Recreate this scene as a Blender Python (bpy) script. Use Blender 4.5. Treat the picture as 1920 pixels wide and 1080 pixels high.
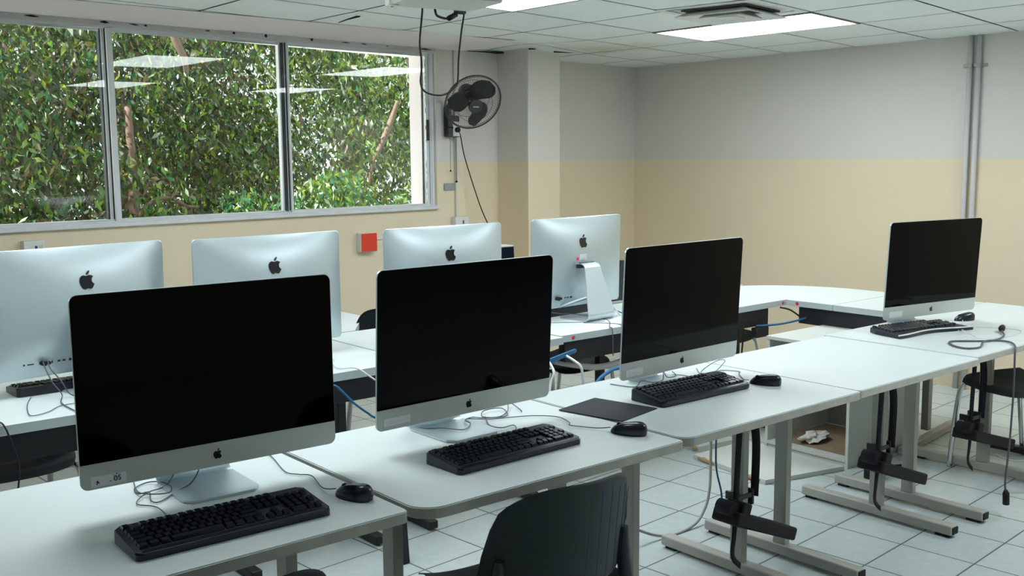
import bpy, bmesh, math, random
from mathutils import Matrix, Vector
random.seed(7)
PI = math.pi
SC = bpy.context.scene
COL = SC.collection
for o in list(bpy.data.objects):
    bpy.data.objects.remove(o)

# ------------------------------------------------------------ camera
CAM_H = 1.555
cam_d = bpy.data.cameras.new('camera')
cam_d.sensor_fit = 'HORIZONTAL'; cam_d.sensor_width = 36.0
cam_d.lens = 36.0 * 1949.73 / 1920.0
cam_d.clip_start = 0.05; cam_d.clip_end = 200
cam = bpy.data.objects.new('camera', cam_d); COL.objects.link(cam)
yaw, pitch, roll = 8.76909995e-01, -1.26932325e-01, -8.41435367e-03
fw = Vector((math.cos(pitch)*math.cos(yaw), math.cos(pitch)*math.sin(yaw), math.sin(pitch)))
rt = Vector((math.sin(yaw), -math.cos(yaw), 0)); up = rt.cross(fw)
r2 = math.cos(roll)*rt + math.sin(roll)*up
u2 = -math.sin(roll)*rt + math.cos(roll)*up
M = Matrix((r2, u2, -fw)).transposed().to_4x4(); M.translation = Vector((0, 0, CAM_H))
cam.matrix_world = M
SC.camera = cam

# ------------------------------------------------------------ world, sun, exposure
SC.view_settings.view_transform = 'Standard'
SC.view_settings.look = 'None'
SC.view_settings.gamma = 1.0
SC.view_settings.exposure = 0.98
SC.view_settings.use_curve_mapping = False
w = bpy.data.worlds.new('World'); SC.world = w; w.use_nodes = True
nt = w.node_tree; nt.nodes.clear()
wo = nt.nodes.new('ShaderNodeOutputWorld'); bg = nt.nodes.new('ShaderNodeBackground')
bg.inputs[0].default_value = (0.80, 0.93, 1.0, 1); bg.inputs[1].default_value = 1.2
nt.links.new(bg.outputs[0], wo.inputs[0])
sd = bpy.data.lights.new('sun', 'SUN'); sd.energy = 11.0; sd.angle = 0.02; sd.color = (1.0, 0.96, 0.86)
sun = bpy.data.objects.new('sun', sd); COL.objects.link(sun)
sun.rotation_euler = Vector((0.75, -0.12, -0.85)).to_track_quat('-Z', 'Y').to_euler()
LAMP = 7.0      # strength of the ceiling troffers

# ------------------------------------------------------------ materials
def mat(name, col, rough=0.6, metal=0.0, noise=None, bump=None, spec=0.5, coat=0.0):
    m = bpy.data.materials.new(name); m.use_nodes = True
    n = m.node_tree; b = n.nodes['Principled BSDF']
    b.inputs['Base Color'].default_value = (*col, 1); b.inputs['Roughness'].default_value = rough
    b.inputs['Metallic'].default_value = metal; b.inputs['Specular IOR Level'].default_value = spec
    b.inputs['Coat Weight'].default_value = coat
    tc = n.nodes.new('ShaderNodeTexCoord')
    if noise:
        sc, amt = noise
        t = n.nodes.new('ShaderNodeTexNoise'); t.inputs['Scale'].default_value = sc; t.inputs['Detail'].default_value = 4
        n.links.new(tc.outputs['Object'], t.inputs['Vector'])
        mx = n.nodes.new('ShaderNodeMix'); mx.data_type = 'RGBA'
        mx.inputs[6].default_value = (*[c*(1-amt) for c in col], 1)
        mx.inputs[7].default_value = (*[min(1, c*(1+amt)) for c in col], 1)
        n.links.new(t.outputs['Fac'], mx.inputs[0]); n.links.new(mx.outputs[2], b.inputs['Base Color'])
    if bump:
        sc, st = bump
        t2 = n.nodes.new('ShaderNodeTexNoise'); t2.inputs['Scale'].default_value = sc; t2.inputs['Detail'].default_value = 3
        n.links.new(tc.outputs['Object'], t2.inputs['Vector'])
        bp = n.nodes.new('ShaderNodeBump'); bp.inputs['Strength'].default_value = st; bp.inputs['Distance'].default_value = 0.002
        n.links.new(t2.outputs['Fac'], bp.inputs['Height']); n.links.new(bp.outputs[0], b.inputs['Normal'])
    return m
def emis(name, col, s):
    m = bpy.data.materials.new(name); m.use_nodes = True
    n = m.node_tree; b = n.nodes['Principled BSDF']
    b.inputs['Base Color'].default_value = (0.8, 0.8, 0.8, 1)
    b.inputs['Emission Color'].default_value = (*col, 1); b.inputs['Emission Strength'].default_value = s
    return m
LAM = mat('desk_laminate', (0.66, 0.725, 0.72), 0.38, noise=(3, 0.03))
EDGE = mat('desk_edge_band', (0.44, 0.44, 0.40), 0.55, noise=(14, 0.28))
EDGE2 = mat('desk_edge_pale', (0.50, 0.57, 0.58), 0.5, noise=(8, 0.06))
LEGM = mat('leg_grey_metal', (0.40, 0.39, 0.35), 0.45, noise=(9, 0.08))
BLACKMET = mat('black_steel', (0.012, 0.012, 0.016), 0.5)
BLACKP = mat('black_plastic', (0.006, 0.009, 0.017), 0.38, bump=(300, 0.25))
CHAIRP = mat('chair_plastic', (0.034, 0.050, 0.058), 0.42, bump=(500, 0.5))
KEYM = mat('key_black', (0.005, 0.009, 0.016), 0.26)
RUBBER = mat('rubber', (0.01, 0.01, 0.012), 0.8)
ALU = mat('aluminium', (0.53, 0.61, 0.64), 0.34, metal=0.6)
ALUCH = mat('aluminium_chin', (0.56, 0.61, 0.59), 0.45, metal=0.35)
GLASSB = mat('black_glass', (0.0008, 0.0008, 0.002), 0.05, spec=0.10)
LOGO = mat('logo_black', (0.004, 0.004, 0.006), 0.25)
CHROME = mat('chrome', (0.75, 0.77, 0.78), 0.18, metal=1.0)
WHITEP = mat('white_plastic', (0.72, 0.72, 0.68), 0.45)
OFFW = mat('off_white_plastic', (0.58, 0.59, 0.54), 0.5)
LABELM = mat('label_paper', (0.72, 0.76, 0.78), 0.5)
INK = mat('ink', (0.03, 0.05, 0.10), 0.6)
INKG = mat('ink_faded', (0.45, 0.48, 0.52), 0.6)
REDM = mat('red_plastic', (0.75, 0.045, 0.012), 0.5)
REDDOT = mat('red_dot', (0.75, 0.03, 0.07), 0.5)
BLUEC = mat('blue_cable', (0.02, 0.13, 0.30), 0.5)
WHITEC = mat('white_cable', (0.70, 0.72, 0.73), 0.5)
GREYC = mat('grey_cable', (0.10, 0.10, 0.12), 0.5)
GREYC2 = mat('light_grey_cable', (0.38, 0.37, 0.35), 0.5)
FRAMEM = mat('window_aluminium', (0.70, 0.72, 0.73), 0.5, metal=0.0, noise=(5, 0.05))
CONC = mat('sill_paint', (0.68, 0.70, 0.71), 0.8, noise=(12, 0.12), bump=(60, 0.5))
HEADM = mat('head_plaster', (0.62, 0.60, 0.58), 0.9, noise=(5, 0.22), bump=(30, 1))
SOFF = mat('soffit_paint', (0.82, 0.76, 0.76), 0.8, noise=(2.5, 0.04))
CRACK_SHADE = mat('crack_gap_shade', (0.02, 0.02, 0.015), 0.95)  # head cracks, and the painted shade in ceiling gaps
BROWN = mat('brown_latch', (0.05, 0.025, 0.015), 0.6)
REVEAL = mat('outdoor_column_paint', (0.80, 0.72, 0.74), 0.9, noise=(6, 0.03))
CAB = mat('cabinet_board', (0.62, 0.64, 0.60), 0.5, noise=(5, 0.05))
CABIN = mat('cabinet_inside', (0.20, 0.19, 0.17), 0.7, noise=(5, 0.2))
CHIP = mat('bare_chipboard', (0.42, 0.30, 0.14), 0.9, noise=(60, 0.4))
PAPER = mat('crumpled_paper', (0.7, 0.68, 0.64), 0.9)
SHELFB = mat('brown_shelf_layer', (0.28, 0.20, 0.12), 0.95, noise=(20, 0.3))
TILEG = mat('ceiling_grid', (0.30, 0.30, 0.27), 0.8)
LAMPM = emis('lamp_diffuser', (0.90, 0.97, 1.0), LAMP)
MOUSEM = mat('mouse_black', (0.010, 0.015, 0.025), 0.22)
PADM = mat('mouse_pad', (0.022, 0.024, 0.034), 0.85, bump=(400, 0.4))
STRAPM = mat('black_webbing', (0.008, 0.007, 0.012), 0.75)
FANM = mat('fan_plastic', (0.045, 0.045, 0.05), 0.4)

def wall_paint():
    m = bpy.data.materials.new('wall_two_tone_paint'); m.use_nodes = True
    n = m.node_tree; b = n.nodes['Principled BSDF']; b.inputs['Roughness'].default_value = 0.62
    g = n.nodes.new('ShaderNodeNewGeometry'); s = n.nodes.new('ShaderNodeSeparateXYZ')
    n.links.new(g.outputs['Position'], s.inputs[0])
    no = n.nodes.new('ShaderNodeTexNoise'); no.inputs['Scale'].default_value = 14
    n.links.new(g.outputs['Position'], no.inputs['Vector'])
    ma = n.nodes.new('ShaderNodeMath'); ma.operation = 'MULTIPLY_ADD'; ma.inputs[1].default_value = 0.006
    n.links.new(no.outputs['Fac'], ma.inputs[0]); n.links.new(s.outputs['Z'], ma.inputs[2])
    gt = n.nodes.new('ShaderNodeMath'); gt.operation = 'GREATER_THAN'; gt.inputs[1].default_value = 1.513
    n.links.new(ma.outputs[0], gt.inputs[0])
    n2 = n.nodes.new('ShaderNodeTexNoise'); n2.inputs['Scale'].default_value = 1.3; n2.inputs['Detail'].default_value = 5
    n.links.new(g.outputs['Position'], n2.inputs['Vector'])
    mx = n.nodes.new('ShaderNodeMix'); mx.data_type = 'RGBA'
    mx.inputs[6].default_value = (0.82, 0.70, 0.505, 1); mx.inputs[7].default_value = (0.72, 0.695, 0.65, 1)
    n.links.new(gt.outputs[0], mx.inputs[0])
    m2 = n.nodes.new('ShaderNodeMix'); m2.data_type = 'RGBA'; m2.blend_type = 'MULTIPLY'
    m2.inputs[0].default_value = 0.10
    n.links.new(mx.outputs[2], m2.inputs[6]); n.links.new(n2.outputs['Fac'], m2.inputs[7])
    n.links.new(m2.outputs[2], b.inputs['Base Color'])
    bp = n.nodes.new('ShaderNodeBump'); bp.inputs['Strength'].default_value = 0.25; bp.inputs['Distance'].default_value = 0.003
    n3 = n.nodes.new('ShaderNodeTexNoise'); n3.inputs['Scale'].default_value = 120
    n.links.new(g.outputs['Position'], n3.inputs['Vector']); n.links.new(n3.outputs['Fac'], bp.inputs['Height'])
    n.links.new(bp.outputs[0], b.inputs['Normal'])
    return m
WALL = wall_paint()

def tile_floor():
    m = bpy.data.materials.new('floor_tiles'); m.use_nodes = True
    n = m.node_tree; b = n.nodes['Principled BSDF']
    g = n.nodes.new('ShaderNodeNewGeometry'); mp = n.nodes.new('ShaderNodeMapping'); mp.vector_type = 'TEXTURE'
    mp.inputs['Location'].default_value = (3.742, 2.080, 0); mp.inputs['Rotation'].default_value = (0, 0, math.radians(4.4))
    mp.inputs['Scale'].default_value = (0.301, 0.289, 1)
    n.links.new(g.outputs['Position'], mp.inputs[0])
    br = n.nodes.new('ShaderNodeTexBrick'); br.offset = 0; br.squash = 1
    br.inputs['Scale'].default_value = 1; br.inputs['Brick Width'].default_value = 1; br.inputs['Row Height'].default_value = 1
    br.inputs['Mortar Size'].default_value = 0.013; br.inputs['Mortar Smooth'].default_value = 0.2
    br.inputs['Color1'].default_value = (0.58, 0.655, 0.655, 1); br.inputs['Color2'].default_value = (0.61, 0.69, 0.685, 1)
    br.inputs['Mortar'].default_value = (0.12, 0.13, 0.15, 1)
    n.links.new(mp.outputs[0], br.inputs['Vector'])
    no = n.nodes.new('ShaderNodeTexNoise'); no.inputs['Scale'].default_value = 25; no.inputs['Detail'].default_value = 6
    n.links.new(g.outputs['Position'], no.inputs['Vector'])
    m2 = n.nodes.new('ShaderNodeMix'); m2.data_type = 'RGBA'; m2.blend_type = 'MULTIPLY'; m2.inputs[0].default_value = 0.18
    n.links.new(br.outputs['Color'], m2.inputs[6]); n.links.new(no.outputs['Fac'], m2.inputs[7])
    n.links.new(m2.outputs[2], b.inputs['Base Color'])
    rr = n.nodes.new('ShaderNodeMapRange'); rr.inputs['To Min'].default_value = 0.24; rr.inputs['To Max'].default_value = 0.8
    n.links.new(br.outputs['Fac'], rr.inputs['Value']); n.links.new(rr.outputs[0], b.inputs['Roughness'])
    bp = n.nodes.new('ShaderNodeBump'); bp.invert = True; bp.inputs['Strength'].default_value = 0.4; bp.inputs['Distance'].default_value = 0.002
    n.links.new(br.outputs['Fac'], bp.inputs['Height']); n.links.new(bp.outputs[0], b.inputs['Normal'])
    return m
def ceil_mat():
    m = mat('ceiling_tile', (0.80, 0.85, 0.84), 0.9, noise=(1.2, 0.05), bump=(160, 0.6))
    n = m.node_tree; b = n.nodes['Principled BSDF']
    # brown damp stain near the column
    g = n.nodes.new('ShaderNodeNewGeometry'); vm = n.nodes.new('ShaderNodeVectorMath'); vm.operation = 'DISTANCE'
    vm.inputs[1].default_value = (5.35, 5.35, 2.29)
    no = n.nodes.new('ShaderNodeTexNoise'); no.inputs['Scale'].default_value = 5; no.inputs['Detail'].default_value = 5
    n.links.new(g.outputs['Position'], no.inputs['Vector'])
    ad = n.nodes.new('ShaderNodeMath'); ad.operation = 'MULTIPLY_ADD'; ad.inputs[1].default_value = 0.9
    n.links.new(g.outputs['Position'], vm.inputs[0]); n.links.new(no.outputs['Fac'], ad.inputs[0]); n.links.new(vm.outputs['Value'], ad.inputs[2])
    rg = n.nodes.new('ShaderNodeMapRange'); rg.inputs['From Min'].default_value = 0.5; rg.inputs['From Max'].default_value = 0.95
    rg.inputs['To Min'].default_value = 0.55; rg.inputs['To Max'].default_value = 0
    n.links.new(ad.outputs[0], rg.inputs['Value'])
    src = b.inputs['Base Color'].links[0].from_socket
    mx = n.nodes.new('ShaderNodeMix'); mx.data_type = 'RGBA'; mx.inputs[7].default_value = (0.50, 0.44, 0.28, 1)
    n.links.new(rg.outputs[0], mx.inputs[0]); n.links.new(src, mx.inputs[6]); n.links.new(mx.outputs[2], b.inputs['Base Color'])
    return m
def glass_mat(name, tint=(0.96, 0.98, 0.97)):
    m = bpy.data.materials.new(name); m.use_nodes = True
    n = m.node_tree; n.nodes.clear()
    o = n.nodes.new('ShaderNodeOutputMaterial'); mx = n.nodes.new('ShaderNodeMixShader')
    t = n.nodes.new('ShaderNodeBsdfTransparent'); t.inputs[0].default_value = (*tint, 1)
    g = n.nodes.new('ShaderNodeBsdfGlossy'); g.inputs['Roughness'].default_value = 0.0
    f = n.nodes.new('ShaderNodeFresnel'); f.inputs['IOR'].default_value = 1.40
    n.links.new(f.outputs[0], mx.inputs[0]); n.links.new(t.outputs[0], mx.inputs[1]); n.links.new(g.outputs[0], mx.inputs[2])
    n.links.new(mx.outputs[0], o.inputs[0])
    return m
PANE = glass_mat('window_glass')
def leaf_mat(name, col, trans, rough=0.35):
    m = bpy.data.materials.new(name); m.use_nodes = True
    n = m.node_tree; b = n.nodes['Principled BSDF']; o = n.nodes['Material Output']
    b.inputs['Base Color'].default_value = (*col, 1); b.inputs['Roughness'].default_value = rough
    t = n.nodes.new('ShaderNodeBsdfTranslucent'); t.inputs[0].default_value = (*trans, 1)
    mx = n.nodes.new('ShaderNodeMixShader'); mx.inputs[0].default_value = 0.35
    n.links.new(b.outputs[0], mx.inputs[1]); n.links.new(t.outputs[0], mx.inputs[2]); n.links.new(mx.outputs[0], o.inputs[0])
    return m
LEAF = [leaf_mat('leaf_dark', (0.012, 0.026, 0.007), (0.04, 0.08, 0.01)),
        leaf_mat('leaf_mid', (0.045, 0.100, 0.018), (0.15, 0.28, 0.02)),
        leaf_mat('leaf_yellow', (0.120, 0.180, 0.025), (0.38, 0.46, 0.04)),
        leaf_mat('leaf_olive', (0.060, 0.046, 0.026), (0.13, 0.10, 0.04)),
        leaf_mat('leaf_bluish', (0.030, 0.105, 0.050), (0.08, 0.27, 0.08)),
        leaf_mat('leaf_glint', (0.38, 0.44, 0.36), (0.7, 0.8, 0.6), 0.10)]  # last one: sun glints and sky sparkle put into a pale leaf colour
BARK = mat('bark', (0.13, 0.085, 0.06), 0.9, noise=(20, 0.4), bump=(40, 1))

# ------------------------------------------------------------ mesh helpers
class MB:
    def __init__(s): s.bm = bmesh.new(); s.mi = 0
    def face(s, vs, smooth=False):
        try:
            f = s.bm.faces.new(vs); f.smooth = smooth; f.material_index = s.mi; return f
        except ValueError: return None
    def box(s, x0, x1, y0, y1, z0, z1, bev=0.0, seg=2, mt=None):
        r = bmesh.ops.create_cube(s.bm, size=1.0)
        vs = r['verts']
        for v in vs:
            v.co = Vector(((x0+x1)/2 + v.co.x*(x1-x0), (y0+y1)/2 + v.co.y*(y1-y0), (z0+z1)/2 + v.co.z*(z1-z0)))
            if mt: v.co = mt @ v.co
        fs = set(f for v in vs for f in v.link_faces)
        for f in fs: f.material_index = s.mi
        if bev > 0:
            es = set(e for v in vs for e in v.link_edges)
            rr = bmesh.ops.bevel(s.bm, geom=list(es), offset=bev, segments=seg, affect='EDGES', profile=0.5)
            for f in rr['faces']: f.material_index = s.mi; f.smooth = True
        return s
    def tube(s, pts, r, n=8, cap=True, rs=None, flat=1.0, smoothpath=0):
        pts = [Vector(p) for p in pts]
        if smoothpath: pts, rs = cr(pts, smoothpath, rs)
        rings = []; prev = None
        for i, p in enumerate(pts):
            a = pts[max(i-1, 0)]; b = pts[min(i+1, len(pts)-1)]
            t = (b-a)
            if t.length < 1e-9: t = Vector((0, 0, 1))
            t.normalize()
            if prev is None:
                ref = Vector((0, 0, 1)) if abs(t.z) < 0.9 else Vector((1, 0, 0))
                u = t.cross(ref).normalized()
            else:
                u = (prev - t*prev.dot(t))
                u = u.normalized() if u.length > 1e-6 else t.orthogonal().normalized()
            prev = u; v = t.cross(u)
            rad = rs[i] if rs else r
            rings.append([s.bm.verts.new(p + u*math.cos(2*PI*k/n)*rad + v*math.sin(2*PI*k/n)*rad*flat) for k in range(n)])
        for a, b in zip(rings, rings[1:]):
            for k in range(n): s.face([a[k], a[(k+1) % n], b[(k+1) % n], b[k]], True)
        if cap: s.face(rings[0][::-1]); s.face(rings[-1])
        return s
    def cyl(s, a, b, r, n=24, r2=None):
        return s.tube([a, b], r, n, True, [r, r if r2 is None else r2])
    def prism(s, poly, z0, z1, mt=None, smooth=False):
        lo = [Vector((x, y, z0)) for x, y in poly]; hi = [Vector((x, y, z1)) for x, y in poly]
        if mt: lo = [mt @ v for v in lo]; hi = [mt @ v for v in hi]
        lo = [s.bm.verts.new(v) for v in lo]; hi = [s.bm.verts.new(v) for v in hi]
        s.face(hi); s.face(lo[::-1]); n = len(poly)
        for i in range(n): s.face([lo[i], lo[(i+1) % n], hi[(i+1) % n], hi[i]], smooth)
        return s
    def grid(s, f, nu, nv, smooth=True, closed_u=False):
        V = [[s.bm.verts.new(f(i/(nu if closed_u else nu-1), j/(nv-1))) for j in range(nv)] for i in range(nu)]
        for i in range(nu if closed_u else nu-1):
            for j in range(nv-1):
                s.face([V[i][j], V[(i+1) % nu][j], V[(i+1) % nu][j+1], V[i][j+1]], smooth)
        return V
    def lathe(s, prof, n=24, mt=None):
        R = []
        for r, z in prof:
            R.append([s.bm.verts.new((mt @ Vector((r*math.cos(2*PI*k/n), r*math.sin(2*PI*k/n), z))) if mt else Vector((r*math.cos(2*PI*k/n), r*math.sin(2*PI*k/n), z))) for k in range(n)])
        for a, b in zip(R, R[1:]):
            for k in range(n): s.face([a[k], a[(k+1) % n], b[(k+1) % n], b[k]], True)
        s.face(R[0][::-1]); s.face(R[-1])
        return s
def cr(pts, k=6, rs=None):
    out = []; ro = []
    P = [pts[0]] + list(pts) + [pts[-1]]
    for i in range(1, len(P)-2):
        p0, p1, p2, p3 = P[i-1], P[i], P[i+1], P[i+2]
        for j in range(k):
            t = j/k
            out.append(0.5*((2*p1) + (p2-p0)*t + (2*p0-5*p1+4*p2-p3)*t*t + (3*p1-p0-3*p2+p3)*t**3))
            if rs: ro.append(rs[i-1]*(1-t)+rs[i]*t)
    out.append(pts[-1])
    if rs: ro.append(rs[-1])
    return out, (ro if rs else None)
def obj(name, mb, m, parent=None, sol=0):
    bm = mb.bm if isinstance(mb, MB) else mb
    bmesh.ops.recalc_face_normals(bm, faces=bm.faces)
    me = bpy.data.meshes.new(name); bm.to_mesh(me); bm.free()
    for mm in (m if isinstance(m, (list, tuple)) else [m]): me.materials.append(mm)
    o = bpy.data.objects.new(name, me); COL.objects.link(o)
    if parent is not None: o.parent = parent
    return o
def tag(o, label, cat, group=None):
    o['label'] = label; o['category'] = cat
    if group: o['group'] = group
    return o
def thing(name, label, cat, loc=(0, 0, 0), rz=0, group=None):
    o = bpy.data.objects.new(name, None); COL.objects.link(o); o.empty_display_size = 0.1
    o.location = loc; o.rotation_euler = (0, 0, rz)
    return tag(o, label, cat, group)
def struct(o, label=None):
    o['kind'] = 'structure'
    if label: o['label'] = label
    return o
KIDS = {}
def dup(root, loc, rz, label, group=None):
    kids = {}
    for o in COL.objects:
        if o.parent: kids.setdefault(o.parent.name, []).append(o)
    r = root.copy(); COL.objects.link(r); r.location = loc; r.rotation_euler = (0, 0, rz)
    r['label'] = label
    if group: r['group'] = group
    elif 'group' in r.keys(): del r['group']
    for c in kids.get(root.name, []):
        k = c.copy(); COL.objects.link(k); k.parent = r
        for g in kids.get(c.name, []):
            d = g.copy(); COL.objects.link(d); d.parent = k
    return r
def rrect(x0, x1, y0, y1, r, n=6, rs=None):
    rs = rs or (r, r, r, r)     # corners: x0y0, x1y0, x1y1, x0y1
    out = []
    for (cx, cy, a0, q) in ((x0, y0, PI, rs[0]), (x1, y0, 1.5*PI, rs[1]), (x1, y1, 0, rs[2]), (x0, y1, 0.5*PI, rs[3])):
        if q < 1e-5: out.append((cx, cy)); continue
        ox = cx + q if cx == x0 else cx - q; oy = cy + q if cy == y0 else cy - q
        for k in range(n+1):
            a = a0 + 0.5*PI*k/n; out.append((ox + q*math.cos(a), oy + q*math.sin(a)))
    return out

# ------------------------------------------------------------ room shell
CZ = 2.287
WA = math.radians(5.0); W0 = Vector((4.5, 5.87, 0)); WU = Vector((math.cos(WA), math.sin(WA), 0)); WN = Vector((-math.sin(WA), math.cos(WA), 0))
WM = Matrix.Translation(W0) @ Matrix.Rotation(WA, 4, 'Z')       # window wall frame: x along the wall, +y outward
RA = math.radians(6.3); RM = Matrix.Translation((6.594, 6.266, 0)) @ Matrix.Rotation(RA, 4, 'Z')

b = MB(); b.box(-3.6, 6.9, -3.2, 6.9, -0.1, 0)
struct(obj('floor', b, tile_floor()), 'white ceramic floor tiles with dark joints')

WT = 2.235   # top of the glass
def zc(x, y):        # the old ceiling lifts a little round the column
    return CZ + 0.034*math.exp(-(((x-4.85)/0.45)**2 + ((y-5.75)/0.5)**2))
b = MB()
G0 = Vector((3.516, 4.759)); GX = Vector((0.642, 0.110)); GY = Vector((0.001, 0.563))
def gp(i, j): return G0 + GX*i + GY*j
LAMPS = {(-1, -3), (2, -3), (0, -8), (3, -8), (-4, -3)}
lampcells = set()
for (i, j) in LAMPS: lampcells |= {(i, j), (i, j+1)}
n = 4
for i in range(-13, 6):
    for j in range(-16, 3):
        if (i, j) in lampcells: continue
        P = [[None]*(n+1) for _ in range(n+1)]
        for a in range(n+1):
            for c in range(n+1):
                e = 0.012
                q = gp(i + e + (1-2*e)*a/n, j + e + (1-2*e)*c/n)
                sag = 0.004*math.sin(PI*a/n)*math.sin(PI*c/n)
                P[a][c] = b.bm.verts.new((q.x, q.y, zc(q.x, q.y) - sag + 0.002))
        for a in range(n):
            for c in range(n): b.face([P[a][c], P[a][c+1], P[a+1][c+1], P[a+1][c]])
b.mi = 1
VV = {}
N = 40
for i in range(N+1):
    for j in range(N+1):
        q = gp(-13 + 19*i/N, -16 + 19*j/N); VV[i, j] = b.bm.verts.new((q.x, q.y, zc(q.x, q.y) + 0.012))
for i in range(N):
    for j in range(N): b.face([VV[i, j], VV[i, j+1], VV[i+1, j+1], VV[i+1, j]])
struct(obj('ceiling', b, [ceil_mat(), TILEG]), 'white suspended ceiling of square tiles')
# dark strips standing in for the shade in gaps of slipped tiles
def gapstrip(pts, wd, nm):
    g = MB()
    g.tube(pts, 0.01, 6, True, wd, 0.25)
    return g
g = MB()
for pts, wd in (([(4.60, 6.0, 2.293), (4.78, 6.03, 2.300), (4.90, 6.04, 2.302), (5.0, 6.0, 2.300)], [0.006, 0.012, 0.022, 0.008]),
                ([(4.94, 5.72, 2.305), (5.0, 5.73, 2.308)], [0.014, 0.010]),
                ([(5.12, 5.66, 2.290), (5.26, 5.60, 2.286)], [0.014, 0.003]),
                ([(3.02, 5.10, 2.285), (2.99, 4.96, 2.286), (2.968, 4.81, 2.286)], [0.004, 0.007, 0.014])):
    g.tube(pts, 0.01, 6, True, wd, 0.4)
struct(obj('trim_1', g, CRACK_SHADE), 'dark strips for the shade in gaps of slipped ceiling tiles')

# window wall (with the long opening), seen from inside
SL, SR = -8.0, -0.300            # opening along the wall
ZB, ZT = 1.195, 2.262
b = MB()
b.box(-8.2, -0.047, 0, 0.17, 0, ZB, mt=WM)
b.box(SR, -0.047, 0, 0.055, ZB, 2.50, mt=WM)
b.box(-8.2, SR, 0.02, 0.17, ZT, 2.50, mt=WM)
struct(obj('wall_back', b, WALL), 'two-tone wall below and beside the long window')
b = MB(); b.box(-2.10, 0.15, 0, 0.12, 0, 2.5, mt=RM)
struct(obj('wall_recess', b, WALL), 'two-tone wall set back behind the column')
b = MB(); b.box(6.598, 6.75, -3.2, 6.4, 0, 2.5)
struct(obj('wall_right', b, WALL), 'plain two-tone wall at the far end')
b = MB(); b.box(-3.6, -3.45, -3.2, 5.6, 0, 2.5)
struct(obj('wall_left', b, WALL), 'two-tone wall at the near end')
b = MB(); b.box(-3.6, 6.75, -3.2, -3.05, 0, 2.5)
struct(obj('wall_front', b, WALL), 'two-tone wall behind the camera')
# column
b = MB(); CM = Matrix.Translation((4.965, 5.77, 0)) @ Matrix.Rotation(math.radians(5.5), 4, 'Z')
b.box(0, 0.345, 0, 0.40, 0, 2.40, 0.006, 2, CM)
struct(obj('wall_column', b, WALL), 'square two-tone column standing before the recess')
# unseen roof slab, cut back so sun reaches the outer pier and ground
b = MB(); b.box(-4, 7.5, -3.6, 5.45, 2.52, 2.75)
struct(obj('trim_2', b, CONC), 'concrete roof slab above the ceiling')

# soffit band between the tiles and the window
b = MB()
def sof(u, v):
    s = -8.2 + 8.10*u
    base = W0 + WU*s; y0 = base.y + 0.0; x = base.x
    yn = gp(0, 0).y + (x - gp(0, 0).x)*GX.y/GX.x + 0.375 + 0.0
    yn = 5.135 + (x-2.3)*0.045
    y = yn + (y0 + 0.02 - yn)*v
    return Vector((x, y, CZ - 0.001 - 0.018*math.sin(PI*v)**0.8 - 0.010*v))
b.grid(sof, 40, 14)
struct(obj('trim_3', b, SOFF), 'pale painted band between ceiling tiles and window')

# window ribbon
win = bpy.data.objects.new('window_1', None); COL.objects.link(win)
struct(win, 'long ribbon of sliding aluminium windows')
FY = 0.03
b = MB(); b.box(SL, SR+0.002, -0.03, 0.14, ZB-0.002, ZB+0.020, 0.004, 2, WM)
sill = struct(obj('window_sill', b, CONC, win)); 
b = MB(); b.box(SL, SR, -0.004, 0.11, 2.246, ZT+0.03, mt=WM)
head = struct(obj('window_head', b, HEADM, win))
b = MB()
for s, wd, h in ((-2.98, .07, .010), (-2.60, .05, .012), (-2.44, .05, .006), (-2.36, .02, .01), (-2.0, .03, .006), (-1.83, .02, .014), (-1.62, .02, .02), (-1.30, .02, .02), (-1.07, .06, .006), (-0.92, .05, .006), (-0.45, .12, .008), (-0.72, .02, .006)):
    b.tube([WM @ Vector((s, -0.004, 2.262+random.random()*.006)), WM @ Vector((s+wd/2, -0.006, 2.264)), WM @ Vector((s+wd, -0.004, 2.262))], 0.004, 5, True, [0.001, h*0.6, 0.001])
struct(obj('crack', b, CRACK_SHADE, head))
b = MB()   # outer frame
b.box(SL, SR, FY, FY+0.06, ZB+0.018, ZB+0.036, 0.002, 1, WM)
b.box(SL, SR, FY, FY+0.06, 2.236, 2.250, 0.002, 1, WM)
b.box(SR-0.028, SR, FY-0.01, FY+0.07, ZB+0.018, 2.250, 0.003, 1, WM)
b.box(SL, SR, FY-0.012, FY-0.002, ZB+0.018, ZB+0.026, 0, 1, WM)
b.box(SL, SR, FY+0.012, FY+0.02, 2.222, 2.238, 0, 1, WM)
struct(obj('window_frame', b, FRAMEM, win))
def mullion(s0, s1, dark):
    m = MB()
    m.box(s0, s0+(s1-s0)*0.35, FY+0.008, FY+0.05, ZB+0.02, 2.24, 0.002, 1, WM)
    m.box(s0+(s1-s0)*0.40, s1, FY-0.012, FY+0.05, ZB+0.02, 2.24, 0.003, 1, WM)
    m.mi = 1
    m.box(s0-0.008, s0, FY+0.012, FY+0.04, ZB+0.03, 2.235, 0, 1, WM)
    m.box(s0+(s1-s0)*0.35, s0+(s1-s0)*0.40, FY+0.0, FY+0.04, ZB+0.02, 2.24, 0, 1, WM)
    if dark:
        m.box(s0-0.022, s0-0.006, FY+0.0, FY+0.04, ZB+0.03, 2.235, 0, 1, WM)
        m.mi = 0; m.box(s0-0.034, s0-0.024, FY+0.01, FY+0.04, ZB+0.03, 2.235, 0, 1, WM)
    struct(obj('mullion', m, [FRAMEM, BLACKMET], win))
mullion(-2.583, -2.528, False); mullion(-1.468, -1.443, True); mullion(-3.70, -3.65, False); mullion(-4.80, -4.75, False); mullion(-5.9, -5.85, False); mullion(-7.0, -6.95, False)
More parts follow.
